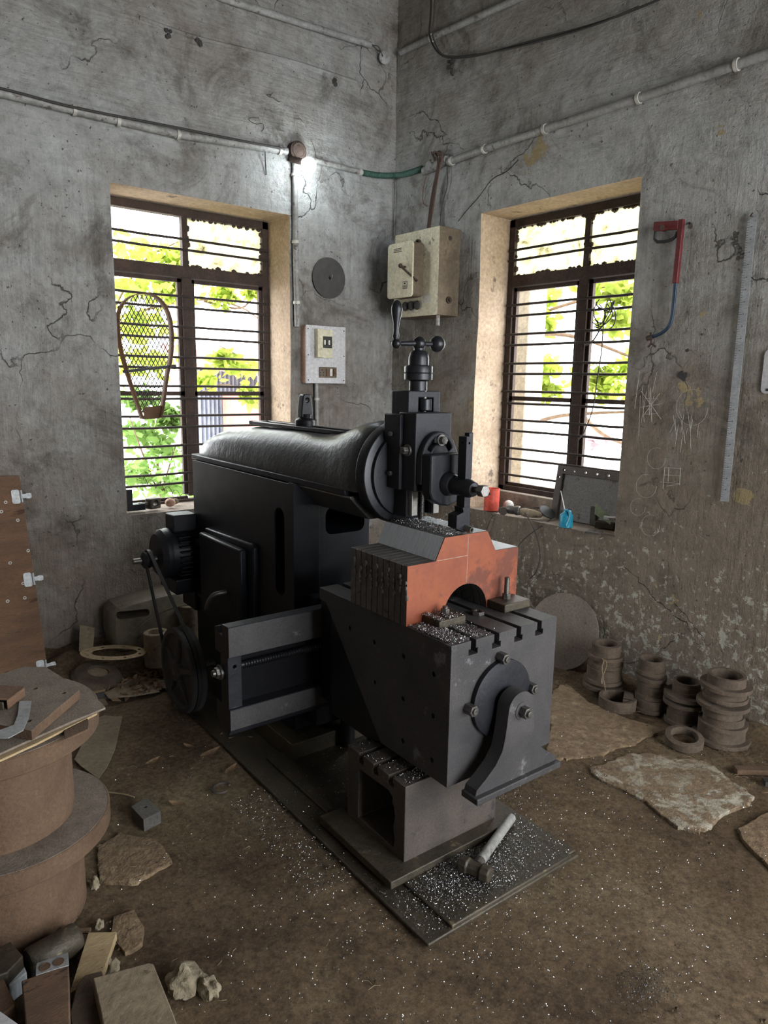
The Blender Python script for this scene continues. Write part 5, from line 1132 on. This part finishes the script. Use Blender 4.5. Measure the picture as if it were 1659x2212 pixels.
for x, y in ((97, 2089), (127, 2078)): c = az_(x, y, .1035)-q.location; MB().ring(c, c+Vector((0, 0, .0012)), .0125, .0108, 24).cyl(c, c+Vector((0, 0, .0006)), .0108, n=24).build('dish', M_wooddk, q)
rb = MB(); P0, P1 = az_(60, 2085, .04), az_(170, 2022, .04); dv = P1-P0
tag(MB().lathe([(.0, 0), (.036, .002), (.040, .01), (.040, dv.length-.01), (.034, dv.length), (0, dv.length)], (0, 0, 0), dv, 10).build('round_billet', M_oily, loc=(P0.x, P0.y, .040)), 'dark round billet lying behind the wooden block', 'billet')
q = az_(165, 2012, .02); tag(MB().tube([(-.02, .02, .01), (0, 0, .0), (.02, -.012, .0), (.03, -.02, .0)], .008, 8, 1).build('bent_rod', M_rust, loc=(q.x, q.y, .02)), 'short bent rusty rod at the billet end', 'rod')
block('grey_block', [(-10, 2050), (22, 2033), (50, 2064), (16, 2100), (-10, 2110)], .085, 0, M_oily, 'dark block at the left edge before the castings')
block('steel_block', [(5, 2106), (48, 2074), (58, 2100), (20, 2130)], .05, 0, M_steel, 'short steel offcut with a milled bluish side at the left edge')
block('orange_block', [(-25, 2108), (3, 2104), (34, 2168), (-5, 2200), (-30, 2200)], .07, 0, M_rust, 'rusty orange block at the left edge')
q = sheet('red_edged_sheet', [(-20, 2172), (3, 2186), (45, 2216), (30, 2240), (-30, 2240)], .12, M_board, 'grey sheet with a white and red edge in the bottom left corner', 'sheet', .003)
q.location.z = .12

# drilled block, horseshoe, leaves
q = az_(316, 1757, .045); t = block('drilled_block', [(283, 1742), (317, 1722), (347, 1752), (310, 1771)], .045, 0, M_plate, 'dark square steel block with one drilled hole alone on the floor', bev=.001)
c = az_(314, 1743, .045)-t.location; cut(t, MB().cyl((c.x, c.y, .02), (c.x, c.y, .08), .006))
q = az_(478, 1700, .01); tag(MB().tube([(.035*math.cos(a_), .030*math.sin(a_), .0) for a_ in [-.6+5.0*i/20 for i in range(21)]], .005, 8).build('curved_strip', M_ped, loc=(q.x, q.y, .006), rot=.5), 'curved iron strip like a horseshoe on the dark floor', 'iron strip')
q = az_(268, 1715); tag(MB().tube([(-.06, .06, .004), (-.03, .02, .006), (0, -.01, .004), (.02, -.05, .004)], .003, 6, 2).build('bent_wire', M_twig, loc=(q.x, q.y, 0)), 'bent brown stick on the floor beside the drilled block', 'stick')
for i, (x, y, s_, rz, lb) in enumerate(((330, 1648, .035, .3, 'dry curled leaf on the floor in front of the drive wheel'), (383, 1740, .035, 2.2, 'dry leaf right of the drilled block'), (455, 1630, .05, .2, 'orange brown dry leaf under the cross rail'), (500, 1665, .04, .5, 'dark dry leaf below the cross rail screw'),
     (480, 1600, .045, 1.1, 'upright dark dry leaf at the rail foot'), (408, 1615, .03, 2, 'dry leaf left of the rail foot'), (520, 1600, .05, 2.6, 'large dark dry leaf under the rail'), (1478, 1718, .012, 0, 'tiny pale leaf at the foot of the widest ring stack'), (1612, 1745, .016, .8, 'small pale leaf on the large pale flagstone'))):
    q = az_(x, y); n_ = 7; mb = MB(); L0 = []
    for k in range(n_): u = k/(n_-1); w_ = s_*.38*math.sin(PI*min(1, u*1.02))**.7+.0005; z = .004+s_*.28*(u-.5)**2*2; L0.append(((u-.5)*2*s_, w_, z))
    mb.v = [(x_, w_*sg, z+abs(sg)*s_*.10) for x_, w_, z in L0 for sg in (-1, 0, 1)]
    for k in range(n_-1):
        for c in (0, 1): mb.f.append([k*3+c, k*3+c+1, k*3+c+4, k*3+c+3]); mb.mi.append(0)
    tag(mb.build('dry_leaf', M_dryleaf, loc=(q.x, q.y, .001), rot=rz, recalc=False), lb, 'leaf', 'dry leaves on the floor')

# ------------------------------------------------------------------ swarf, crumbs and stalks (nobody could count them)
def chips(name, label, fn, n, r0=.0035, matl=M_chip, loc=(0, 0, 0), rot=0):
    mb = MB()
    for _ in range(n):
        p_ = Vector(fn()); r_ = r0*random.uniform(.5, 1.3); w_ = r_*random.uniform(.4, .9)
        q = Euler((random.uniform(0, 6.3), random.uniform(0, 6.3), random.uniform(0, 6.3))).to_matrix(); a0 = random.uniform(0, 6); am = random.uniform(2, 4.4); k_ = 4
        vs = []
        for i in range(k_+1):
            a_ = a0+am*i/k_; rr_ = r_*(1-.12*i); vs += [p_+q @ Vector((rr_*math.cos(a_), rr_*math.sin(a_), -w_/2)), p_+q @ Vector((rr_*math.cos(a_), rr_*math.sin(a_), w_/2+.0004*i))]
        mb.add(vs, [(2*i, 2*i+1, 2*i+3, 2*i+2) for i in range(k_)])
    return tag(mb.build(name, matl, loc=loc, rot=rot, recalc=False, ang=180), label, 'swarf', kind='stuff')
U = random.uniform; G = random.gauss
def on_table():
    while True:
        x, y = G(.235, .045), G(.235, .06)
        if .186 < x < .40 and .153 < y < .345:
            if any(abs(x-s_) < .011 for s_ in (.269, .364)) : continue
            z = .772+U(0, .006)
            if .238 < x < .350 and y > .266: z += .027
            return (x, y, z)
chips('swarf_heap', 'bright curly steel swarf heaped on the front left of the slotted table', on_table, 4200, .0021, loc=MO, rot=MR)
def on_work():
    while True:
        x, y = U(.335, .50), U(.36, .64); 
        if random.random() < math.exp(-((x-.37)/.035)**2)+.08: return (x, y, 1.030+U(0, .006))
chips('swarf_heap', 'curly steel swarf on top of the orange fronted block', on_work, 1500, .0022, loc=MO, rot=MR)
def on_plate():
    while True:
        x, y = (G(.28, .11), G(.16, .07)) if random.random() < .72 else (U(.01, .62), U(.02, .24) if random.random() < .6 else U(.1, 1.0))
        if .01 < x < .62 and .01 < y < 1.05 and not (.03 < x < .56 and .21 < y < .62):
            return (x, y, (.026 if x > .09 else .014)+abs(G(0, .003))+max(0, .010-((x-.28)**2+(y-.17)**2)*1.2)*random.random())
chips('swarf_heap', 'heap of silvery steel swarf on the machine base plate around the hammer', on_plate, 6500, .0021, loc=MO, rot=MR)
def on_ped():
    while True:
        x, y = U(.12, .34), U(.265, .57)
        if not any(abs(y-s_) < .011 for s_ in (.335, .415, .495)) and random.random() < .25+.9*math.exp(-((x-.2)**2+(y-.33)**2)/.004): return (x, y, .305+U(0, .003))
chips('swarf_heap', 'scattered swarf on top of the slotted box pedestal', on_ped, 700, .0021, loc=MO, rot=MR)
def on_floor():
    while True:
        x, y = U(-2.75, -.2), U(-3.5, -.5); l = MI @ Vector((x, y, 0))
        if -.02 < l.x < .66 and 0 < l.y < 2.2: continue
        d = math.hypot(l.x-.3, l.y-.2)
        if random.random() < .05+.9*math.exp(-(d/.55)**2): return (x, y, .002+U(0, .004))
chips('floor_swarf', 'glinting bits of steel swarf scattered over the earth floor', on_floor, 5200, .0023)
chips('floor_swarf', 'dense swarf on the dark floor left of the pedestal', lambda: tuple(W(U(-.16, .0)+.0, U(.35, .95), .003+U(0, .004))), 1300, .0021)
q_ = az_(1390, 2130); chips('floor_swarf', 'small dark grey swarf patch at the bottom right of the floor', lambda: (q_.x+G(0, .045), q_.y+G(0, .03), .003+U(0, .003)), 420, .0024, M_plate)
mb = MB()
for _ in range(9000):
    x, y = U(-3.0, -.05), U(-3.6, -.02); r_ = U(.0016, .0052)*(2.0 if random.random() < .04 else 1)
    if noise.noise(Vector((x*3, y*3, 2))) < U(-.6, .35): continue
    p_ = Vector((x, y, -.001+r_*.3)); vs = [p_+Vector((U(.6, 1)*r_*a, U(.6, 1)*r_*b, U(.5, 1)*r_*c)) for a, b, c in ((1,0,0),(-1,0,0),(0,1,0),(0,-1,0),(0,0,1),(0,0,-1))]
    mb.add(vs, [(0,2,4),(2,1,4),(1,3,4),(3,0,4),(2,0,5),(1,2,5),(3,1,5),(0,3,5)])
tag(mb.build('earth_crumbs', M_floor, ang=10), 'small crumbs of earth and grit over the whole floor', 'grit', kind='stuff')
mb = MB()
for _ in range(420):
    if random.random() < .5: x, y = U(-.5, -.1), U(-3.0, -1.9)
    else: x, y = U(-2.7, -1.2), U(-2.9, -.4)
    a_ = U(0, 6.3); l_ = U(.008, .035); mb.tube([(x, y, .003), (x+l_*.5*math.cos(a_), y+l_*.5*math.sin(a_), U(.004, .008)), (x+l_*math.cos(a_+.3), y+l_*math.sin(a_+.3), .003)], .0006, 3)
tag(mb.build('straw_litter', M_twig), 'thin bits of straw and stalks littering the floor', 'straw', kind='stuff')
# dead leaves and rubbish between plate and wall
mb = MB()
for _ in range(260):
    q = ay_(U(190, 350), U(1440, 1500), -U(.35, .75)); 
    q = Vector((U(-2.15, -1.75), U(-.62, -.36), U(.005, .03))); s_ = U(.012, .035); R3 = Euler((G(0, .5), G(0, .5), U(0, 6.3))).to_matrix()
    mb.add([q+R3 @ Vector(v)*s_ for v in ((-1, 0, 0), (-.2, .45, .1), (1, 0, .05), (-.2, -.45, .1))], [(0, 1, 2, 3)])
tag(mb.build('leaf_litter', M_dryleaf, recalc=False), 'litter of dead leaves and scraps left of the drive wheel', 'leaf litter', kind='stuff')
